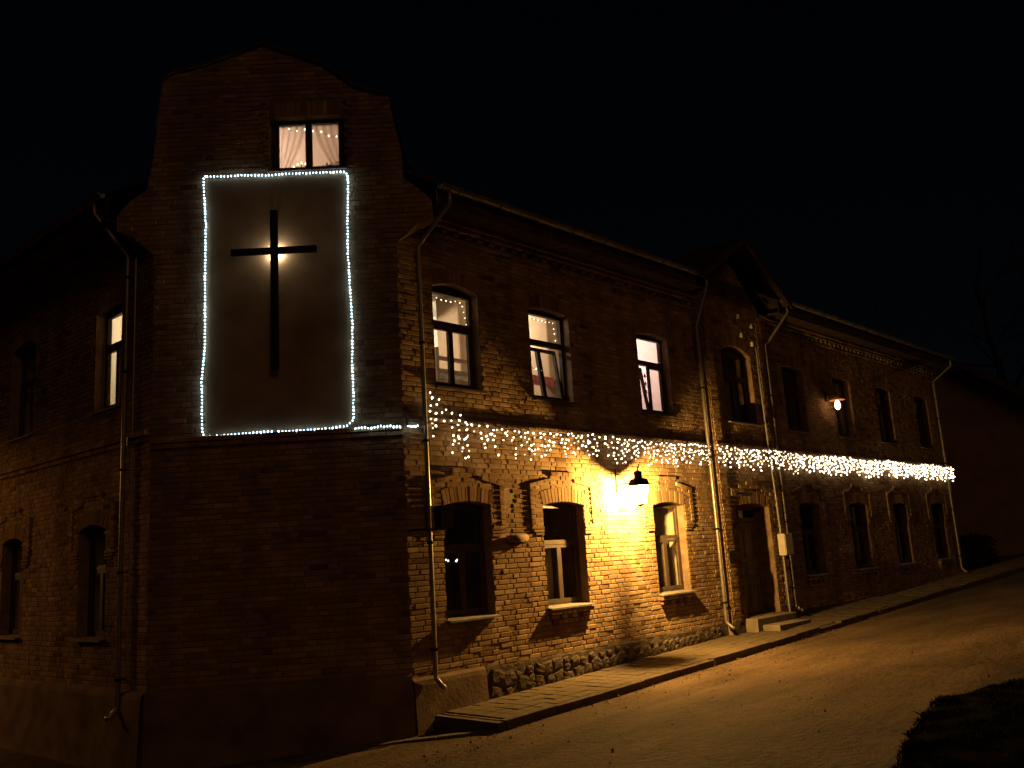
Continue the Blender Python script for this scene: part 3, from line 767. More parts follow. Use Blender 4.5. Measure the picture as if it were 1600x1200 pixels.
# ---- eaves: soffit board, fascia, gutter
def roof_eave(frame, s0, s1, gz, name_s):
    mb = MB(); mb.box((s0,-.02,6.10),(s1,.46,6.128), frame); mb.box((s0,.44,6.09),(s1,.47,gz-.03), frame)
    part(mb, 'eaves_boards', M['wood_dark'], bld)
    mb = MB(); n = 8; prof = [(.545+.062*math.cos(math.pi*k/n), gz-.0-.062*math.sin(math.pi*k/n)) for k in range(n+1)]
    m = max(2, int((s1-s0)/2.0))
    for (s_a, s_b) in [(s0+(s1-s0)*i/m, s0+(s1-s0)*(i+1)/m-.006) for i in range(m)]:
        for (o0,z0_),(o1,z1_) in zip(prof[:-1], prof[1:]):
            mb.face([frame(s_a,o0,z0_),frame(s_b,o0,z0_),frame(s_b,o1,z1_),frame(s_a,o1,z1_)])
        mb.tube([frame(s_a,.607,gz+.004),frame(s_b,.607,gz+.004)], .009, 6)
    for s in (s0, s1): mb.face([frame(s,o_,z_) for o_, z_ in prof])
    g = part(mb, 'gutter', M['gutter'], bld)
    mb = MB(); i = 0
    s = s0+.35
    while s < s1:
        mb.tube([frame(s,.47,gz+.02)]+[frame(s,.545+.07*math.cos(math.pi*k/n),gz-.07*math.sin(math.pi*k/n)) for k in range(n,-1,-1)], .008, 4); s += .9
    part(mb, 'gutter_brackets', M['iron'], g)['kind'] = 'stuff'
roof_eave(FR, 0.44, BAY0-.42, 6.36, 'r')
roof_eave(FR, BAY1+.42, LEN+.75, 6.40, 'r2')
roof_eave(FL, 0.55, LLEN, 6.50, 'l')
# ---- roofs
mb = MB()
RZ, RY = 9.6, 4.6
mb.face([(0.45,-.52,6.36),(LEN+.7,-.52,6.40),(LEN+.7,RY,RZ),(0.45,RY,RZ)])
mb.face([(0.45,RY,RZ),(LEN+.7,RY,RZ),(LEN+.7,9.6,6.3),(0.45,9.6,6.3)])
e0 = FL(.5,.52,6.5); e1 = FL(LLEN+.3,.52,6.5); r0 = FL(.5,-4.6,9.6); r1 = FL(LLEN+.3,-4.6,9.6); f0 = FL(.5,-9.8,6.3); f1 = FL(LLEN+.3,-9.8,6.3)
mb.face([e0,e1,r1,r0]); mb.face([r0,r1,f1,f0])
gb = FL(LLEN+.2,0,6.1); mb.face([(LEN+.02,0,6.1),(LEN+.02,9,6.1),(LEN+.02,RY,RZ-.1)])
# attic roof behind the corner gable
for s0, s1, z0, z1 in ((-0.02,1.95,7.80,8.74),(3.6,1.95,8.05,8.74)):
    mb.face([FC(s0,-.2,z0),FC(s1,-.2,z1),FC(s1,-5,z1),FC(s0,-5,z0)])
for s0, z0 in ((0.03,7.82),(3.52,8.06)):
    mb.face([FC(s0,-.3,5.5),FC(s0,-.3,z0),FC(s0,-5,z0),FC(s0,-5,5.5)])
part(mb, 'roof', M['roof'], bld)
# bay gable roof with verge boards
mb = MB(); GO = BAYO+.55; hw = 1.92; pk = 7.55; eb = 6.33
for sg in (-1, 1):
    P = [FR(mid+sg*hw,GO,eb),FR(mid,GO,pk),FR(mid,-3.2,pk),FR(mid+sg*hw,-3.2,eb)]
    Q = [(p[0],p[1],p[2]-.06) for p in P]
    mb.add(P+Q, [(0,1,2,3),(4,5,6,7),(0,1,5,4),(0,3,7,4)])
part(mb, 'bay_roof', M['roof'], bld)
mb = MB()
for sg in (-1, 1):
    mb.add([FR(mid+sg*hw,GO+.02,eb-.16),FR(mid+sg*hw,GO+.02,eb+.01),FR(mid,GO+.02,pk+.01),FR(mid,GO+.02,pk-.16),
            FR(mid+sg*hw,GO-.02,eb-.16),FR(mid+sg*hw,GO-.02,eb+.01),FR(mid,GO-.02,pk+.01),FR(mid,GO-.02,pk-.16)],
           [(0,1,2,3),(4,5,6,7),(0,1,5,4),(0,3,7,4),(1,2,6,5)])
part(mb, 'verge_boards', M['wood_dark'], bld)
# inner shell that keeps the lofts dark
# ---- downpipes
def downpipe(frame, s, zt, zb, out_s, o=.10, gz=6.30, r=.034):
    mb = MB()
    pts = [frame(out_s,.545,gz), frame(out_s,.545,gz-.14), frame(out_s,.535,gz-.19), frame(s+(out_s-s)*.1,o+.05,zt+.06), frame(s,o,zt), frame(s,o,zt-.08), frame(s,o,zb+.16), frame(s,o,zb+.12), frame(s+.02,o+.10,zb+.02), frame(s+.03,o+.15,zb)]
    mb.tube(pts, r, 10); p = part(mb, 'downpipe', M['zinc'], bld, True)
    z = zb+.5
    while z < zt-.1:
        m = MB(); m.tube([frame(s,o,z-.018),frame(s,o,z+.018)], r+.010, 10); m.tube([frame(s,o,z),frame(s,-.03,z)], .009, 5)
        part(m, 'pipe_clamp', M['iron'], p); z += 1.45
    return p
downpipe(FR, 0.334, 5.50, -.85, .62)
downpipe(FR, 7.96, 5.42, -.80, 7.80, .10)
downpipe(FR, 10.90, 5.35, -.70, 11.35, .10)
downpipe(FR, 22.05, 5.6, -.45, 22.6, .10)
downpipe(FL, 0.62, 5.64, -1.0, .80, .10, 6.44)
mb = MB(); mb.tube([FL(.50,.03,5.6),FL(.50,.03,2.9),FL(.50,.10,2.86),FL(.50,.10,2.74),FL(.50,.03,2.7),FL(.50,.03,-.5)], .014, 6)
part(mb, 'conduit', M['steel'], bld)

# ================================================================ windows
def window(frame, q, mat, name='window', depth=.16, transom=1.02, tilt=None, mull=True, leafw=.045, tr_h=.07):
    fr = lambda a, o, z: frame(a, o-depth, z)
    mb = MB(); a0, a1 = q.a0, q.a1; t = .055
    zt = q.zs
    mb.box((a0,-.07,q.z0),(a0+t,0,zt+.0), fr); mb.box((a1-t,-.07,q.z0),(a1,0,zt), fr)
    mb.box((a0+t,-.07,q.z0),(a1-t,0.004,q.z0+t), fr)
    n = 8 if q.rise > 0 else 1
    for i in range(n):
        u, v = a0+q.w*i/n, a0+q.w*(i+1)/n
        zu, zv = float(q.top(np.float64(u))), float(q.top(np.float64(v)))
        lo = zt-t*.6
        mb.add([fr(u,-.07,lo),fr(v,-.07,lo),fr(v,-.07,zv+.01),fr(u,-.07,zu+.01),fr(u,.003,lo),fr(v,.003,lo),fr(v,.003,zv+.01),fr(u,.003,zu+.01)],
               [(0,1,2,3),(4,5,6,7),(0,1,5,4),(2,3,7,6)])
    zm = q.z0+transom if transom else None
    if zm: mb.box((a0+t,-.08,zm),(a1-t,.012,zm+tr_h), fr)
    w = part(mb, name, mat, bld)
    zl = zm if zm else zt
    # lower leaves
    tl = math.radians(tilt or 0); zb = q.z0+t+.004
    def ft(a, o, z):
        h = z-zb; return fr(a, o*math.cos(tl)-math.sin(tl)*h-(.03 if tilt else 0), zb+h*math.cos(tl)+o*math.sin(tl))
    mids = [a0+t+.004, q.c, a1-t-.004] if mull else [a0+t+.004, a1-t-.004]
    for i in range(len(mids)-1):
        u, v = mids[i], mids[i+1]; tf = ft if (tilt and (tilt > 0) and (mull != 'left' or i == 0)) else fr
        m = MB(); zz = zl-.006; lw = leafw
        m.box((u,-.05,zb),(u+lw,.006,zz),tf); m.box((v-lw,-.05,zb),(v,.006,zz),tf); m.box((u+lw,-.05,zb),(v-lw,.007,zb+lw*1.2),tf); m.box((u+lw,-.05,zz-lw),(v-lw,.007,zz),tf)
        s_ = part(m, 'sash', mat, w)
        m = MB(); m.box((u+lw-.004,-.026,zb+lw),(v-lw+.004,-.020,zz-lw+.004),tf); part(m, 'pane', M['glass'], w)
    if zm:
        m = MB(); m.box((a0+t-.003,-.03,zm+tr_h-.004),(a1-t+.003,-.024,zt-t*.4),fr); part(m, 'pane', M['glass'], w)
    return w
def reveal(frame, q, mat, w, depth=.23):
    m = MB(); a0, a1 = q.a0, q.a1
    m.face([frame(a0,-.002,q.z0),frame(a0,-.002,q.zs),frame(a0,-depth,q.zs),frame(a0,-depth,q.z0)])
    m.face([frame(a1,-.002,q.z0),frame(a1,-.002,q.zs),frame(a1,-depth,q.zs),frame(a1,-depth,q.z0)])
    m.face([frame(a0,-.012,q.z0),frame(a1,-.012,q.z0),frame(a1,-depth,q.z0),frame(a0,-depth,q.z0)])
    n = 10 if q.rise > 0 else 1
    for i in range(n):
        u, v = a0+q.w*i/n, a0+q.w*(i+1)/n; zu, zv = float(q.top(np.float64(u))), float(q.top(np.float64(v)))
        m.face([frame(u,-.012,zu),frame(v,-.012,zv),frame(v,-depth,zv),frame(u,-depth,zu)])
    part(m, 'reveal', mat, w)
def sill(frame, q, w, mat=None, out=.09, o0=0.0):
    m = MB(); a0, a1 = q.a0-.03, q.a1+.03; d = -.15
    m.add([frame(a0,d,q.z0+.026),frame(a1,d,q.z0+.026),frame(a1,out,q.z0-.004),frame(a0,out,q.z0-.004),
           frame(a0,d,q.z0+.012),frame(a1,d,q.z0+.012),frame(a1,out,q.z0-.03),frame(a0,out,q.z0-.03)],
          [(0,1,2,3),(7,6,5,4),(2,3,7,6),(0,3,7,4),(1,2,6,5)])
    part(m, 'sill', mat or M['sill'], w)
def room(frame, a0, a1, z0, z1, depth, q, mat, d0=.24, floor=None, quiet=False):
    """closed room box behind the wall with the window opening left free"""
    m = MB(); o1 = -depth; o0 = -d0
    m.face([frame(a0,o1,z0),frame(a1,o1,z0),frame(a1,o1,z1),frame(a0,o1,z1)])
    for s in (a0, a1): m.face([frame(s,o0,z0),frame(s,o1,z0),frame(s,o1,z1),frame(s,o0,z1)])
    for z in (z0, z1): m.face([frame(a0,o0,z),frame(a1,o0,z),frame(a1,o1,z),frame(a0,o1,z)])
    qs = q if isinstance(q, list) else [q]
    c = core(frame, [(a0,z1),(a1,z1)], [(a0,z0),(a1,z0)], qs, o0); m.add(c.v, c.f)
    return part(m, 'room', mat, bld)

# upper row
tl = [None, 7, 8, None, None, None, None]
for i, q in enumerate(UP):
    w = window(FR, q, M['frame_dark'], tilt=tl[i] if tl[i] else None, mull='left' if i == 2 else True, transom=1.0 if i < 3 else 1.02, tr_h=.085)
    reveal(FR, q, M['reveal'], w); sill(FR, q, w, M['sill'] if i > 2 else M['frame_dark'], .07)
for i, q in enumerate(LO):
    w = window(FR, q, M['frame'] if i else M['frame_dark'], transom=1.0, leafw=.05)
    reveal(FR, q, M['reveal'] if i else M['mortar'], w); sill(FR, q, w, None, .10)
for i, q in enumerate(LUP):
    w = window(FL, q, M['frame_dark'], transom=1.02); reveal(FL, q, M['reveal'], w); sill(FL, q, w, None, .06)
for i, q in enumerate(LLO):
    w = window(FL, q, M['frame_dark'], transom=1.0); reveal(FL, q, M['reveal'], w); sill(FL, q, w, None, .09)
w = window(fb, BAYUP, M['frame_dark'], transom=1.02); reveal(fb, BAYUP, M['reveal'], w, .36); sill(fb, BAYUP, w, None, .09)
w = window(FC, ATT, M['frame_dark'], transom=None, leafw=.05); reveal(FC, ATT, M['reveal'], w); sill(FC, ATT, w, None, .06)

# corbelled brick sills with little dentils under the lower windows
for i, q in enumerate(LO):
    if i == 0: continue
    mb = MB(); k = 0
    for z, oo, dent, inset in ((-.105,.085,False,.0),(-.182,.06,True,.02),(-.259,.035,False,.08)):
        s = q.a0-.02+inset
        while s < q.a1+.02-inset-.03:
            L = .13; k += 1
            if not (dent and k % 2):
                vs = brick_vs(min(L,q.a1+.02-inset-s)-.011, BH, -.01, oo, .006, rng); mb.add([FR(s+v[0],v[1],z+v[2]) for v in vs], BF, tint_of(rng))
            s += L
    part(mb, 'brick_sill', M['brick'], bld)['kind'] = 'stuff'

# ---- rooms
room(FR, 0.30, 5.55, 2.55, 6.05, 4.2, UP[:2], M['room'])
room(FR, 5.68, 8.05, 2.55, 5.72, 3.1, UP[2], M['room_pink'])
room(FC, 0.45, 3.00, 6.05, 7.95, 2.6, ATT, M['room_peach'])
room(FL, 0.55, 3.40, 2.6, 5.75, 2.3, LUP[0], M['room'])
for i, q in enumerate(UP[3:]): room(FR, q.a0-.1, q.a1+.1, 3.3, 5.2, 1.1, q, M['room'])
for i, q in enumerate(LO): room(FR, q.a0-.1, q.a1+(.1), -.2, 1.85, 1.1, q, M['room'] if i == 2 else M['room_dim'])  # all but the third look unlit through their dark wall colour
for q in LUP[1:]: room(FL, q.a0-.1, q.a1+.1, 3.3, 5.3, 1.0, q, M['room'])
for q in LLO: room(FL, q.a0-.1, q.a1+.1, -.2, 1.85, 1.0, q, M['room'])
room(fb, BAYUP.a0-.1, BAYUP.a1+.1, 3.3, 5.3, 1.2, BAYUP, M['room'], .37)

# ---- door and steps
q = DOOR; fd = lambda a, o, z: FR(a, o-.22, z)
mb = MB(); t = .07; zh = 1.02
mb.box((q.a0,-.08,q.z0),(q.a0+t,0,q.zs),fd); mb.box((q.a1-t,-.08,q.z0),(q.a1,0,q.zs),fd); mb.box((q.a0+t,-.08,zh+.28),(q.a1-t,.01,zh+.36),fd)
for i in range(8):
    u, v = q.a0+q.w*i/8, q.a0+q.w*(i+1)/8; zu, zv = float(q.top(np.float64(u))), float(q.top(np.float64(v)))
    mb.add([fd(u,-.08,q.zs-.05),fd(v,-.08,q.zs-.05),fd(v,-.08,zv+.02),fd(u,-.08,zu+.02),fd(u,.003,q.zs-.05),fd(v,.003,q.zs-.05),fd(v,.003,zv+.02),fd(u,.003,zu+.02)],[(0,1,2,3),(4,5,6,7),(0,1,5,4)])
dr = part(mb, 'door', M['door'], bld)
m = MB(); m.box((q.a0+t-.002,-.04,zh+.355),(q.a1-t+.002,-.034,q.zs-.03),fd); part(m, 'fanlight_pane', M['glass'], dr)
for s0, s1 in ((q.a0+t+.003,q.c-.003),(q.c+.003,q.a1-t-.003)):
    m = MB(); zb = q.z0+.01; zt = zh+.275
    m.box((s0,-.06,zb),(s1,-.02,zt),fd)
    for z0_, z1_ in ((zb+.12,zb+.62),(zb+.74,zb+1.05),(zb+1.17,zt-.1)):
        for (u0,u1,v0,v1) in ((s0+.1,s1-.1,z0_,z0_+.03),(s0+.1,s1-.1,z1_-.03,z1_),(s0+.1,s0+.13,z0_+.03,z1_-.03),(s1-.13,s1-.1,z0_+.03,z1_-.03)):
            m.box((u0,-.02,v0),(u1,-.002,v1),fd)
        m.box((s0+.16,-.02,z0_+.06),(s1-.16,-.008,z1_-.06),fd)
    part(m, 'door_leaf', M['door'], dr)
m = MB(); m.tube([fd(q.c+.06,-.02,.42),fd(q.c+.06,.04,.42),fd(q.c+.17,.045,.42)], .010, 6); part(m, 'handle', M['zinc'], dr)
reveal(fb, DOOR, M['reveal'], dr, .36)
mb = MB(); mb.face([FR(8.6,-.36,-.7),FR(10.3,-.36,-.7),FR(10.3,-.36,1.9),FR(8.6,-.36,1.9)]); part(mb, 'hall_backing', M['wood_dark'], bld)
mb = MB(); mb.box((8.60,-.25,-1.3),(10.28,.42,-.675),FR); o = part(mb, 'step', M['step'], bld)
mb = MB(); mb.box((8.78,.42,-1.3),(10.12,.80,-.81),FR); o = part(mb, 'step', M['step'], bld)
for o in [o for o in bpy.data.objects if o.name.startswith('step')]:
    b = o.modifiers.new('worn_edge', 'BEVEL'); b.width = .012; b.segments = 2

# ================================================================ interior things seen through the lit windows
def ceiling_lamp(loc, power, col, label, rad=.11):
    t = tag(empty('ceiling_lamp', loc), label, 'lamp', 'ceiling lamps in the lit rooms')
    m = MB(); x, y, z = loc
    m.tube([(x,y,z+.30),(x,y,z+.10)], .008, 6); m.lathe([(.05,.30),(.05,.27),(.01,.26)], loc, 10); part(m, 'stem', M['iron'], t)
    m = MB(); prof = [(rad*math.sin(math.pi*k/8), -rad*math.cos(math.pi*k/8)) for k in range(9)]; m.lathe(prof, loc, 12)
    g = part(m, 'globe', M['room_lamp'], t, True); g.visible_shadow = True
    point_light('lamp_light', (x, y, z), power, col, .09, t)
    return t
ceiling_lamp((1.6,2.4,5.40), 190, (1.0,.87,.74), 'globe ceiling lamp inside the first upper room beside the corner')
ceiling_lamp((4.4,2.6,5.40), 135, (1.0,.87,.74), 'globe ceiling lamp inside the upper room behind the tilted sash')
ceiling_lamp((6.9,1.7,5.40), 110, (1.0,.82,.74), 'globe ceiling lamp inside the pinkish upper room')
p = FC(2.75,-1.5,7.62); ceiling_lamp(p, 115, (1.0,.78,.64), 'globe ceiling lamp inside the attic room above the cross', .08)
p = FL(2.2,-1.3,5.40); ceiling_lamp(p, 85, (1.0,.80,.52), 'globe ceiling lamp inside the lit upper room of the left facade')

def wardrobe(x0, x1, y0, y1, z0, z1, label):
    t = tag(empty('wardrobe', ((x0+x1)/2,(y0+y1)/2,z0)), label, 'wardrobe')
    m = MB(); m.box((x0,y0,z0),(x1,y1,z1)); part(m, 'carcass', M['wardrobe'], t)
    h = (x1-x0)/2
    for i in range(2):
        m = MB(); m.box((x0+h*i+.008,y0-.02,z0+.08),(x0+h*(i+1)-.008,y0-.001,z1-.03)); d = part(m, 'door', M['wardrobe'], t)
        m = MB(); m.tube([(x0+h+(-.05 if i == 0 else .05),y0-.035,z0+.95),(x0+h+(-.05 if i == 0 else .05),y0-.035,z0+1.15)], .008, 5); part(m, 'handle', M['iron'], d)
    return t
wardrobe(3.42,4.0,2.40,3.0,2.56,6.02,'tall brown wardrobe seen through the upper window nearest the corner')
wardrobe(4.98,5.53,1.50,2.1,2.56,6.02,'tall brown wardrobe seen through the second upper window from the corner')
# bunk bed
t = tag(empty('bunk_bed', (2.15,1.6,2.56)), 'brown wooden bunk bed end behind the first upper window', 'bed')
for x in (1.84,2.62):
    for y in (1.28,3.1):
        m = MB(); m.box((x-.03,y-.03,2.56),(x+.03,y+.03,4.42)); part(m, 'post', M['bedwood'], t)
for z in (4.24,4.02,3.86,3.2):
    m = MB(); m.box((1.87,1.265,z-.035),(2.59,1.295,z+.035)); part(m, 'rail', M['bedwood'], t)
for z in (3.86,2.95):
    m = MB(); m.box((1.87,1.30,z-.06),(2.59,3.07,z+.06)); part(m, 'mattress', M['white'], t)
m = MB(); m.prism([(1.92,4.02),(2.55,4.02),(2.50,3.94),(2.1,3.90)], 1.31, 1.75); part(m, 'blanket', M['white'], t)
# shelf with red cloth behind second window
t = tag(empty('shelf', (4.55,1.4,2.56)), 'low shelf draped with red cloth behind the second upper window', 'shelf')
for x in (4.15,4.85):
    m = MB(); m.box((x-.02,1.2,2.56),(x+.02,1.5,4.18)); part(m, 'side', M['bedwood'], t)
for z in (3.2,3.7,4.12):
    m = MB(); m.box((4.17,1.2,z),(4.83,1.5,z+.03)); part(m, 'board', M['bedwood'], t)
m = MB(); n = 10
for i in range(n):
    u, v = 4.12+.06*i, 4.12+.06*(i+1); yu, yv = 1.18-.015*math.sin(i*2.1), 1.18-.015*math.sin((i+1)*2.1)
    m.face([(u,yu,3.98),(v,yv,3.98),(v,yv,4.17),(u,yu,4.17)]); m.face([(u,yu,4.17),(v,yv,4.17),(v,1.5,4.17),(u,1.5,4.17)])
part(m, 'cloth', M['red'], t)
# hanging paper decorations behind the third window
t = tag(empty('paper_garland', (6.75,.55,3.5)), 'string of reddish paper stars hanging behind the third upper window', 'garland')
m = MB(); m.tube([(6.72,.46,4.36),(6.72,.46,3.42)], .003, 4); part(m, 'string', M['cable'], t)
for i in range(6):
    z = 4.28-.16*i; m = MB(); P = []
    for k in range(10):
        r_ = .055 if k % 2 == 0 else .024; a = math.pi*k/5+.3*i; P.append((6.72+r_*math.cos(a), z+r_*math.sin(a)))
    m.prism(P, .45, .462); part(m, 'star', M['red'], t)
# curtains
def curtain(frame, a0, a1, z0, z1, o, mat, label, taper=0.0, cat='curtain', n=26, waves=5, side=0):
    m = MB(); rows = 7; P = []
    for j in range(rows+1):
        f = j/rows; z = z1+(z0-z1)*f; row = []
        for i in range(n+1):
            u = i/n; w = (1-taper*f**1.4)
            s = a0+(a1-a0)*u*w if side == 0 else a1-(a1-a0)*(1-u)*w
            row.append(frame(s, o+.022*math.sin(u*waves*6.28)*(1-.3*f), z))
        P.append(row)
    for j in range(rows):
        for i in range(n): m.face([P[j][i],P[j][i+1],P[j+1][i+1],P[j+1][i]])
    ob = m.build('curtain', mat, None, True)
    return tag(ob, label, cat, 'curtains behind the windows')
curtain(FC, 1.35, 1.87, 6.72, 7.62, -.30, M['sheer'], 'sheer curtain gathered to the left side of the attic window', .72, side=1)
curtain(FC, 0.70, 1.27, 6.72, 7.62, -.30, M['sheer'], 'sheer curtain gathered to the right side of the attic window', .72, side=0)
curtain(FR, 2.95, 3.40, 0.06, 1.05, -.36, M['white'], 'pale curtain behind the ground-floor window left of the big lantern', .0)
curtain(FR, 6.45, 6.90, 0.06, 1.05, -.40, M['white'], 'pale curtain behind the ground-floor window right of the big lantern', .0)
# attic window-sill things
t = tag(empty('candle_arch', FC(1.45,-.34,6.80)), 'glowing candle arch standing on the attic window sill', 'candle arch')
m = MB(); m.box((1.24,-.40,6.775),(1.66,-.30,6.80),FC); part(m, 'base', M['bedwood'], t)
for i in range(7):
    u = (i-3)/3; s = 1.45+.18*u; zt = 6.80+.05+.15*(1-u*u)
    m = MB(); m.tube([FC(s,-.35,6.80),FC(s,-.35,zt)], .008, 6); c = part(m, 'candle', M['white'], t)
    m = MB(); p = FC(s,-.35,zt+.012); m.lathe([(.001,-.012),(.011,-.004),(.009,.010),(.001,.026)], p, 8); part(m, 'bulb', M['candle'], t)
t = tag(empty('house_plant', FC(.92,-.33,6.77)), 'small leafy house plant at the right end of the attic window sill', 'plant')
m = MB(); m.lathe([(.045,0),(.06,.08),(.055,.08)], FC(.92,-.33,6.77), 10); part(m, 'pot', M['red'], t)
m = MB()
for i in range(46):
    a = rng.uniform(0,6.28); r_ = rng.uniform(.03,.17); h = rng.uniform(.04,.17); c = Vector(FC(.92+r_*math.cos(a)*1.2,-.33+.4*r_*math.sin(a),6.83+h)); d = Vector((rng.gauss(0,1),rng.gauss(0,1),rng.gauss(0,.7))).normalized()*.035
    e = d.cross(Vector((rng.gauss(0,1),rng.gauss(0,1),rng.gauss(0,1)))).normalized()*.013
    m.face([c-d, c+e, c+d, c-e])
part(m, 'leaves', M['leaf'], t)['kind'] = 'stuff'

BULB = {}
def bulb_mesh(mat, r, name='bulb', lng=1.35):
    k = (mat, r)
    if k not in BULB:
        m = MB(); n = 6; P = [(0.15,-lng),(0.85,-.45),(1.0,.2),(.55,lng*.8),(.12,lng)]
        m.lathe([(r*a, r*b) for a, b in P], (0,0,0), n); BULB[k] = m.mesh(name, M[mat], True)
    return BULB[k]
def bulbs(t, pts, mat, r, jit=.5, name='bulb'):
    base = t.location
    mats = [mat]*3+[mat+'_dim'] if mat+'_dim' in M else [mat]
    for p in pts:
        o = bpy.data.objects.new(name, bulb_mesh(rng.choice(mats), r)); f = rng.uniform(.78,1.16); o.scale = (f,f,f); COL.objects.link(o); o.parent = t
        o.location = Vector(p)-base; o.rotation_euler = (rng.gauss(0,jit), rng.gauss(0,jit), 0)
def fairy(frame, path, n, label, group='fairy lights inside the windows', r=.009):
    t = tag(empty('fairy_lights', frame(path[0][0],-.13,path[0][1])), label, 'fairy lights', group)
    P = [Vector(frame(a,o,z)) for a, z, o in [(p[0],p[1],-.26) for p in path]]
    L = [0]
    for a, b in zip(P[:-1],P[1:]): L.append(L[-1]+(b-a).length)
    m = MB(); m.tube(P, .003, 4); part(m, 'wire', M['cable'], t)
    out = []
    for i in range(n):
        d = L[-1]*(i+.5)/n; k = max(j for j in range(len(L)) if L[j] <= d); f = (d-L[k])/(L[k+1]-L[k]); out.append(P[k].lerp(P[k+1], f)+Vector((0,0,rng.gauss(0,.008))))
    bulbs(t, out, 'fairy', r)
fairy(FR, [(.74,4.93),(1.15,4.86),(1.52,4.90),(1.60,4.55),(1.61,4.50)], 12, 'dotted fairy lights along the top of the first upper window')
fairy(FR, [(2.90,4.94),(3.30,4.88),(3.74,4.90),(3.80,4.45)], 13, 'dotted fairy lights along the top of the second upper window')
fairy(FC, [(1.68,7.56),(1.50,7.50),(1.38,7.55),(1.1,7.47),(.95,7.38),(.82,7.40)], 7, 'few scattered fairy lights across the top of the attic window', r=.012)
fairy(FR, [(3.02,4.02),(3.4,3.98)], 3, 'three small fairy lights low in the second upper window')
t = tag(empty('reflection_lights', FR(.95,-.20,.80)), 'small white lights added to imitate reflections in the dark ground-floor window beside the downpipe', 'lights')
m = MB(); m.box((.74,-.27,.80),(1.30,-.30,.815),FR); part(m, 'bracket', M['cable'], t)
bulbs(t, [FR(.93,-.25,.85),FR(.97,-.25,.835),FR(1.15,-.25,.84),FR(1.13,-.25,.825)], 'reflection_mark', .013)  # added glowing beads stand in for lights reflected in the pane

# ================================================================ the cross
t = tag(empty('cross', FC(1.77,.12,3.64)), 'tall thin black cross backlit at its centre, mounted on the plaster panel', 'cross')
m = MB(); m.box((1.715,.10,3.64),(1.825,.145,6.06),FC); part(m, 'upright', M['cross'], t)
m = MB(); m.box((1.15,.098,5.385),(1.716,.142,5.485),FC); m.box((1.824,.098,5.385),(2.40,.142,5.485),FC); part(m, 'crossbar', M['cross'], t)
for z in (3.9,5.8):
    m = MB(); m.tube([FC(1.77,.01,z),FC(1.77,.101,z)], .014, 6); part(m, 'standoff', M['iron'], t)
m = MB(); p = FC(1.77,.055,5.435); m.lathe([(.001,-.03),(.02,-.02),(.022,.0),(.02,.02),(.001,.03)], p, 8); part(m, 'bulb', M['cross_bulb'], t, True)
for ds, dz in ((.075,.07),(-.075,.07),(.075,-.07),(-.075,-.07)):
    point_light('cross_light', FC(1.77+ds*.62,.034,5.435+dz*.62), 6.5, (1.0,.86,.66), .012, t)

# ================================================================ cold white rope of LEDs round the panel
t = tag(empty('led_string', FC(2.83,.03,2.75)), 'cold white LED string framing the plaster panel of the corner facade', 'string lights')
path = [(2.80,6.69),(2.83,6.66),(2.815,6.3),(2.79,5.9),(2.80,5.2),(2.795,4.6),(2.80,4.0),(2.835,3.6),(2.83,3.1),(2.82,2.80),(2.78,2.755),
        (2.4,2.765),(2.0,2.775),(1.83,2.775)]
path2 = [(1.75,2.768),(1.4,2.765),(1.0,2.775),(.78,2.80),(.69,2.88),(.68,3.3),(.69,3.7),(.67,4.2),(.69,4.8),(.71,5.4),(.70,5.9),(.68,6.4),(.685,6.60),(.72,6.655),
         (1.1,6.66),(1.6,6.665),(1.9,6.66),(2.3,6.68),(2.5,6.67),(2.80,6.69)]
def resample(path, step, frame, o):
    P = [Vector(frame(a,o,z)) for a, z in path]; out = [P[0]]; acc = 0
    for a, b in zip(P[:-1],P[1:]):
        L = (b-a).length; d = step-acc
        while d <= L: out.append(a.lerp(b, d/L)); d += step
        acc = L-(d-step)
    return P, out
allb = []
for pth in (path, path2):
    P, out = resample(pth, .051, FC, .045); m = MB(); m.tube(P, .006, 5); part(m, 'cable', M['cable'], t); allb += out
bulbs(t, [p+Vector((rng.gauss(0,.002),rng.gauss(0,.002),rng.gauss(0,.002))) for p in allb], 'led_cold', .0122, .4)
t = tag(empty('led_string', FC(.60,.03,2.74)), 'short cold white LED string running from the panel to the corner downpipe', 'string lights')
P, out = resample([(.66,2.745),(.45,2.745),(.25,2.755),(.05,2.735),(.0,2.735)], .045, FC, .09)
m = MB(); m.tube(P, .005, 5); part(m, 'cable', M['cable'], t)
P2, out2 = resample([(.02,2.735),(.14,2.74),(.24,2.77)], .045, FR, .09); m = MB(); m.tube(P2, .005, 5); part(m, 'cable', M['cable'], t)
bulbs(t, [p+Vector((0,0,rng.gauss(0,.006))) for p in out+out2], 'led_cold', .0125, .4)

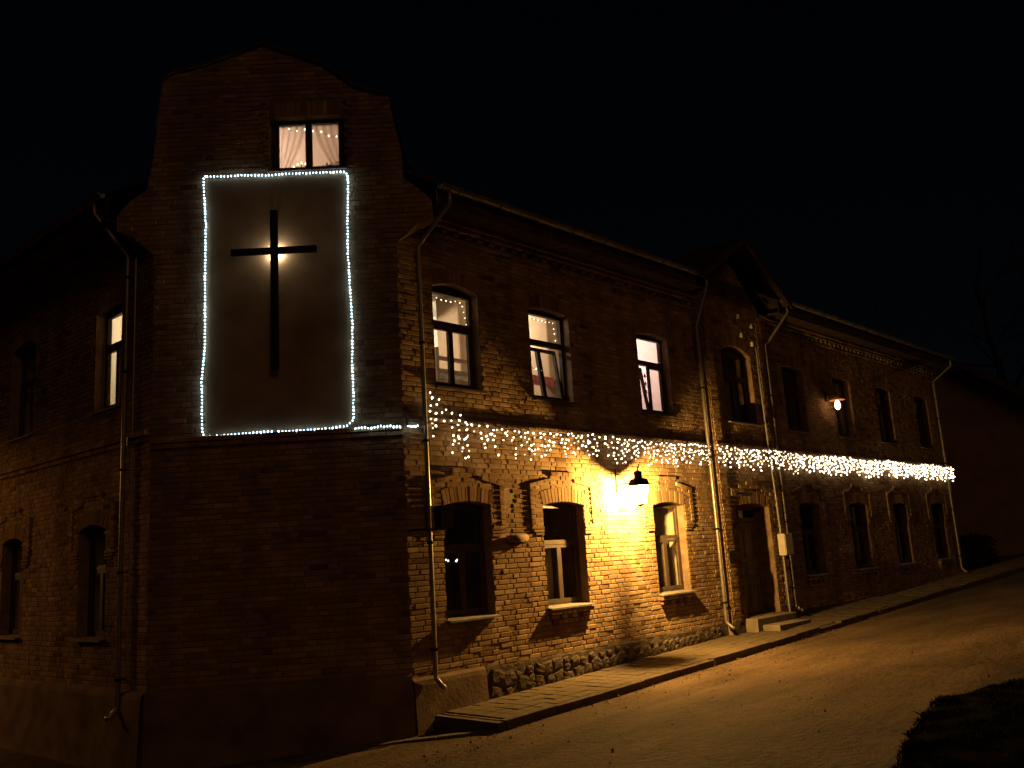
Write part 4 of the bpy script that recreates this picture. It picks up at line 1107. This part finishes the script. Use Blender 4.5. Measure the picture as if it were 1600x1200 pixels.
# ================================================================ warm icicle light curtain along the facade
names = ['warm white icicle lights drooping from the corner downpipe', 'warm white icicle lights hanging above the big lit lantern',
         'warm white icicle lights hanging across the entrance bay', 'warm white icicle lights on the facade just past the entrance bay', 'warm white icicle lights at the far end of the facade']
segs = [(.42,4.0),(4.0,7.95),(7.95,12.0),(12.0,17.3),(17.3,22.7)]
for si, (xa, xb) in enumerate(segs):
    t = tag(empty('icicle_lights', FR(xa,.10,2.8)), names[si], 'string lights', 'icicle lights along the facade')
    def cz(x):
        z = 2.83+.02*math.sin(x*1.9)
        if x < 1.4: z += .50*((1.4-x)/1.0)**2.0
        return z
    def co(x): return (BAYO if BAY0-.1 < x < BAY1+.1 else 0)+.105
    n = int((xb-xa)/.12); P = [FR(xa+(xb-xa)*i/n, co(xa+(xb-xa)*i/n), cz(xa+(xb-xa)*i/n)+.01) for i in range(n+1)]
    m = MB(); m.tube(P, .005, 5); part(m, 'cable', M['cable'], t)
    pts = []; dr_ = MB(); x = xa+.03; k = 0
    while x < xb:
        Lh = rng.choice((rng.uniform(.16,.30), rng.uniform(.28,.42), rng.uniform(.38,.47))); k += 1
        if x < 1.2: Lh *= 1.45
        z = cz(x); sway = rng.gauss(0,.03); o0 = co(x)+rng.gauss(0,.012)
        dr_.tube([FR(x,o0,z),FR(x+sway*.5,o0,z-Lh*.5),FR(x+sway,o0,z-Lh)], .003, 3, False)
        d = rng.uniform(.0,.05)
        while d < Lh+.02:
            f = d/Lh; pts.append(FR(x+sway*f+rng.gauss(0,.022), o0+rng.gauss(0,.02), z-d+rng.gauss(0,.012))); d += rng.uniform(.05,.125)
        x += rng.uniform(.05,.105) if x > 5 else rng.uniform(.08,.15)
    part(dr_, 'drop_wires', M['cable'], t)['kind'] = 'stuff'
    if si < 3: bulbs(t, pts, 'led_warm', .0138, .8)
    else:
        me = bulb_mesh('led_warm', .0165); co_ = [v.co.copy() for v in me.vertices]; fs = [tuple(p.vertices) for p in me.polygons]; m = MB()
        for p in pts: m.add([Vector(p)+v for v in co_], fs)
        part(m, 'bulbs', M['led_warm'], t)['kind'] = 'stuff'

# ================================================================ lanterns
def lantern(x, o, z, s, label, power, col, wall_o=0.0, bulb='lantern_bulb', frost='frosted'):
    t = tag(empty('wall_lantern', FR(x,wall_o,z)), label, 'lantern')
    c = Vector(FR(x,o,z)); R0, R1 = .105*s, .165*s; h = .30*s
    hexa = lambda r, zz, n=6: [(c.x+r*math.cos(2*math.pi*k/n+.26), c.y+r*math.sin(2*math.pi*k/n+.26), c.z+zz) for k in range(n)]
    lo, hi = hexa(R0,-h*.5), hexa(R1,h*.5)
    for k in range(6):
        m = MB(); m.face([lo[k],lo[(k+1) % 6],hi[(k+1) % 6],hi[k]]); part(m, 'pane', M[frost], t)
        m = MB(); m.tube([lo[k],hi[k]], .004*s, 5); part(m, 'post', M['iron'], t)
    m = MB(); m.lathe([(R1*1.08,h*.5+.0),(R1*1.10,h*.5+.015),(R1*1.02,h*.5+.06*s),(R1*.95,h*.5+.10*s),(R1*.55,h*.5+.125*s),(R1*.42,h*.5+.13*s),(R1*.40,h*.5+.20*s),(R1*.46,h*.5+.215*s),(R1*.30,h*.5+.25*s),(.01,h*.5+.26*s)], c, 16)
    part(m, 'hat', M['iron'], t, True)
    m = MB(); m.tube([c+Vector((0,0,h*.5+.25*s)),c+Vector((0,0,h*.5+.30*s)),c+Vector((.035*s,0,h*.5+.33*s)),c+Vector((.05*s,0,h*.5+.37*s))], .012*s, 6); part(m, 'finial', M['iron'], t)
    m = MB(); m.lathe([(.001,-h*.5-.004),(R0*.66,-h*.5-.004),(R0*.66,-h*.5-.018),(R0*.3,-h*.5-.03),(.001,-h*.5-.05)], c, 18); part(m, 'base', M['iron'], t, True)
    m = MB(); za = z+h*.5+.05*s
    m.tube([FR(x,wall_o+.012,za-.12),FR(x,wall_o+.012,za+.30)], .012, 6)
    m.tube([FR(x,wall_o+.012,za),FR(x,wall_o+(o-wall_o)*.4,za+.02),FR(x,o-R1*.9,za)], .011, 6)
    m.tube([FR(x,wall_o+.012,za+.22),FR(x,wall_o+(o-wall_o)*.25,za+.16),FR(x,wall_o+(o-wall_o)*.45,za+.02)], .008, 6)
    part(m, 'bracket', M['iron'], t)
    m = MB(); r_ = .035*s; m.lathe([(r_*math.sin(math.pi*k/6)+.0005, -r_*1.4*math.cos(math.pi*k/6)) for k in range(7)], c+Vector((0,0,.045)), 10); part(m, 'bulb', M[bulb], t, True).visible_shadow = True
    if power: point_light('lantern_light', c+Vector((0,0,.045)), power, col, .045, t)
    return t
lantern(4.86, .50, 1.77, 1.05, 'big ornate wall lantern shining brightly between two ground-floor windows', 3200, (1.0,.575,.15))
# small lamp further along on the upper floor
t = tag(empty('wall_lamp', FR(13.75,0,4.2)), 'small lit bracket lamp high on the far part of the facade', 'lamp')
c = Vector(FR(14.03,.30,4.18))
m = MB(); m.lathe([(.20,0),(.205,.012),(.10,.055),(.07,.10),(.001,.11)], c+Vector((0,0,.10)), 14); part(m, 'shade', M['rust'], t, True)
m = MB(); m.tube([FR(14.03,.30,4.30),FR(14.03,.30,4.40),FR(14.03,.22,4.46),FR(14.03,0.0,4.46)], .014, 6); m.tube([FR(14.03,.005,4.30),FR(14.03,.005,4.56)], .03, 6); part(m, 'bracket', M['iron'], t)
m = MB(); m.lathe([(.03,.10),(.055,.04),(.075,-.03),(.06,-.09),(.03,-.13),(.001,-.145)], c, 12); part(m, 'bulb', M['bulb_far'], t, True)
point_light('lamp_light', c+Vector((0,0,-.05)), 0.7, (1.0,.45,.16), .05, t)

# ================================================================ small things on the facade
t = tag(empty('meter_box', FR(10.44,BAYO+.05,.5)), 'pale grey electricity box beside the entrance door', 'meter box')
m = MB(); fm = lambda a, o, z: fb(a, o, z); m.box((10.26,.055,.52),(10.62,.22,.99),fm); b_ = part(m, 'case', M['box'], t); bv = b_.modifiers.new('edge','BEVEL'); bv.width = .012; bv.segments = 2
m = MB(); m.box((10.28,.222,.54),(10.60,.232,.97),fm); part(m, 'lid', M['box'], t)
m = MB(); m.tube([fm(10.36,.10,.52),fm(10.36,.10,-.68)], .018, 6); part(m, 'conduit', M['steel'], t)
m = MB(); m.tube([fm(10.36,.10,.99),fm(10.36,.08,1.9),fm(10.30,.08,2.6),fm(10.24,.08,4.5),fm(10.24,.08,5.2)], .016, 6); part(m, 'conduit', M['steel'], t)
for i, (s, z) in enumerate(((9.50,5.80),(10.05,5.66),(9.56,5.38),(10.0,5.23))):
    t = tag(empty('insulator', fb(s,.02,z)), ['white porcelain insulator, topmost of four on the bay gable','white porcelain insulator, upper right of four on the bay gable','white porcelain insulator, lower left of four on the bay gable','white porcelain insulator, lowest of four on the bay gable'][i], 'insulator', 'porcelain insulators on the bay gable')
    m = MB(); m.tube([fb(s,-.02,z-.07),fb(s,.11,z-.07),fb(s,.12,z-.02)], .009, 5); part(m, 'hook', M['iron'], t)
    m = MB(); m.lathe([(.03,-.05),(.04,-.03),(.025,-.005),(.035,.015),(.03,.05),(.012,.065),(.001,.066)], fb(s,.12,z), 10); part(m, 'body', M['porcelain'], t, True)
t = MB(); t.box((7.0,.0,0),(7.001,.001,.001))
m = MB(); m.box((8.16,.052,.44),(8.40,.072,.70),fb); o = m.build('wall_plaque', M['plaque']); tag(o, 'small dark plaque on the brick strip left of the entrance door', 'plaque')
t = tag(empty('pipe_stub', FR(2.15,.02,1.10)), 'short pinkish pipe stub fixed to the bricks between the first two ground-floor windows', 'pipe stub')
m = MB(); m.tube([FR(1.96,.045,1.11),FR(2.38,.045,1.12)], .055, 14); part(m, 'pipe', M['render'], t, True)
for s in (2.06,2.30):
    m = MB(); m.box((s-.012,-.01,1.03),(s+.012,.08,1.05),FR); part(m, 'bracket', M['iron'], t)
t = tag(empty('sign_bracket', FR(.45,.10,1.28)), 'black iron bar with a dark box beside the corner downpipe', 'bracket')
m = MB(); m.box((.0,.165,1.265),(.60,.19,1.295),FR); part(m, 'bar', M['iron'], t)
for s in (.02,.55):
    m = MB(); m.box((s,-.01,1.27),(s+.02,.165,1.29),FR); part(m, 'arm', M['iron'], t)
m = MB(); m.box((.50,.02,1.30),(.74,.16,1.56),FR); m.prism([(.48,1.56),(.76,1.56),(.70,1.62),(.54,1.62)], .01, .17, FR); part(m, 'box', M['iron'], t)

# ================================================================ neighbour house, hedge, tree at the far right
nb = tag(empty('neighbour_house', (42,4,-.6)), 'dim plastered neighbour house beyond the far end of the brick facade', 'house')
m = MB(); X0, X1, Y0, Y1, ZB, ZT = 37.0, 47.0, -0.2, 9.4, -1.0, 5.6
for p, q in zip([(X0,Y0),(X1,Y0),(X1,Y1),(X0,Y1)], [(X1,Y0),(X1,Y1),(X0,Y1),(X0,Y0)]): m.face([(p[0],p[1],ZB),(q[0],q[1],ZB),(q[0],q[1],ZT),(p[0],p[1],ZT)])
m.face([(X0,Y0,ZT),(X0,Y1,ZT),(X0,(Y0+Y1)/2,9.2)]); m.face([(X1,Y0,ZT),(X1,Y1,ZT),(X1,(Y0+Y1)/2,9.2)]); part(m, 'wall', M['house_wall'], nb)
m = MB()
for y in (Y0-.5, Y1+.5): m.face([(X0-.4,y,5.35),(X1+.4,y,5.35),(X1+.4,(Y0+Y1)/2,9.35),(X0-.4,(Y0+Y1)/2,9.35)])
part(m, 'roof', M['roof'], nb)
for x in (38.5,41.5,44.5):
    m = MB(); m.box((x-.5,Y0-.04,1.0),(x+.5,Y0+.02,2.4)); f = part(m, 'window', M['frame'], nb)
    m = MB(); m.box((x-.43,Y0-.055,1.07),(x+.43,Y0-.045,2.33)); part(m, 'pane', M['glass'], f)
m = MB()
for i in range(3600):
    x = rng.uniform(23.6,28.6); y = rng.uniform(.6,1.5); z = rng.uniform(-.6,.62+.15*noise.noise(Vector((x*1.5,y,0))))
    c = Vector((x,y,z)); d = Vector((rng.gauss(0,1),rng.gauss(0,1),rng.gauss(0,1))).normalized()*.07; e = d.cross(Vector((rng.gauss(0,1),rng.gauss(0,1),1))).normalized()*.04
    m.face([c-d,c+e,c+d,c-e])
hd = tag(empty('hedge', (26,1,-.6)), 'low dark hedge between the brick building and the neighbour house', 'hedge')
part(m, 'foliage', M['hedge'], hd)['kind'] = 'stuff'
m = MB()
for i in range(12):
    x = 23.8+.4*i; m.tube([(x,1.05,-.8),(x+rng.gauss(0,.05),1.05,-.1),(x+rng.gauss(0,.1),1.05+rng.gauss(0,.1),.4)], [.03,.02,.008], 5)
part(m, 'stems', M['bark'], hd)['kind'] = 'stuff'
# bare tree
tr = tag(empty('bare_tree', (51,4.2,-.6)), 'bare leafless tree rising behind the neighbour house', 'tree')
trunk = MB(); twigs = MB()
def branch(p, d, L, r, lev):
    n = 4; pts = [p]; q = p.copy(); dd = d.copy()
    for i in range(n):
        dd = (dd+Vector((rng.gauss(0,.13),rng.gauss(0,.13),rng.gauss(.04,.08)))).normalized(); q = q+dd*L/n; pts.append(q.copy())
    (trunk if lev < 2 else twigs).tube(pts, [r*(1-.5*i/n) for i in range(n+1)], 6 if lev < 2 else 3, False)
    if lev >= 4: return
    for i in range(5 if lev else 8):
        f = rng.uniform(.3,1.0); k = min(n-1, int(f*n)); b = pts[k].lerp(pts[k+1], f*n-k)
        ax = Vector((rng.gauss(0,1),rng.gauss(0,1),rng.gauss(.25,.6))).normalized()
        branch(b, (dd*.7+ax*.8).normalized(), L*rng.uniform(.5,.68), r*(1-.5*f)*.55, lev+1)
branch(Vector((51,4.2,-.6)), Vector((0,-.05,1)), 11.5, .34, 0)
part(trunk, 'trunk', M['bark'], tr); part(twigs, 'crown', M['bark'], tr)['kind'] = 'stuff'

# ================================================================ street lamp of the side street (left, beyond the frame)
sl = tag(empty('street_lamp', (-8.6,13.2,ground_z(-8.6,13.2))), 'street lamp post of the side street left of the building', 'street lamp')
bx, by, bz = -8.6, 13.2, ground_z(-8.6,13.2)
m = MB(); m.tube([(bx,by,bz),(bx,by,bz+.8),(bx,by,bz+.85),(bx,by,bz+5.0)], [.09,.09,.06,.045], 10); m.tube([(bx,by,bz+4.95),(bx+.3,by-.1,bz+5.3),(bx+1.1,by-.3,bz+5.4)], .03, 8); part(m, 'pole', M['steel'], sl, True)
m = MB(); m.lathe([(.05,.16),(.16,.10),(.24,.0),(.25,-.04)], (bx+1.2,by-.33,bz+5.36), 14); part(m, 'hood', M['steel'], sl, True)
m = MB(); m.lathe([(.001,-.07),(.06,-.06),(.09,-.02),(.07,.03),(.001,.05)], (bx+1.2,by-.33,bz+5.36), 10); part(m, 'bulb', M['bulb_far'], sl, True)
point_light('street_lamp_light', (bx+1.2,by-.33,bz+5.335), 600, (1.0,.48,.14), .03, sl)
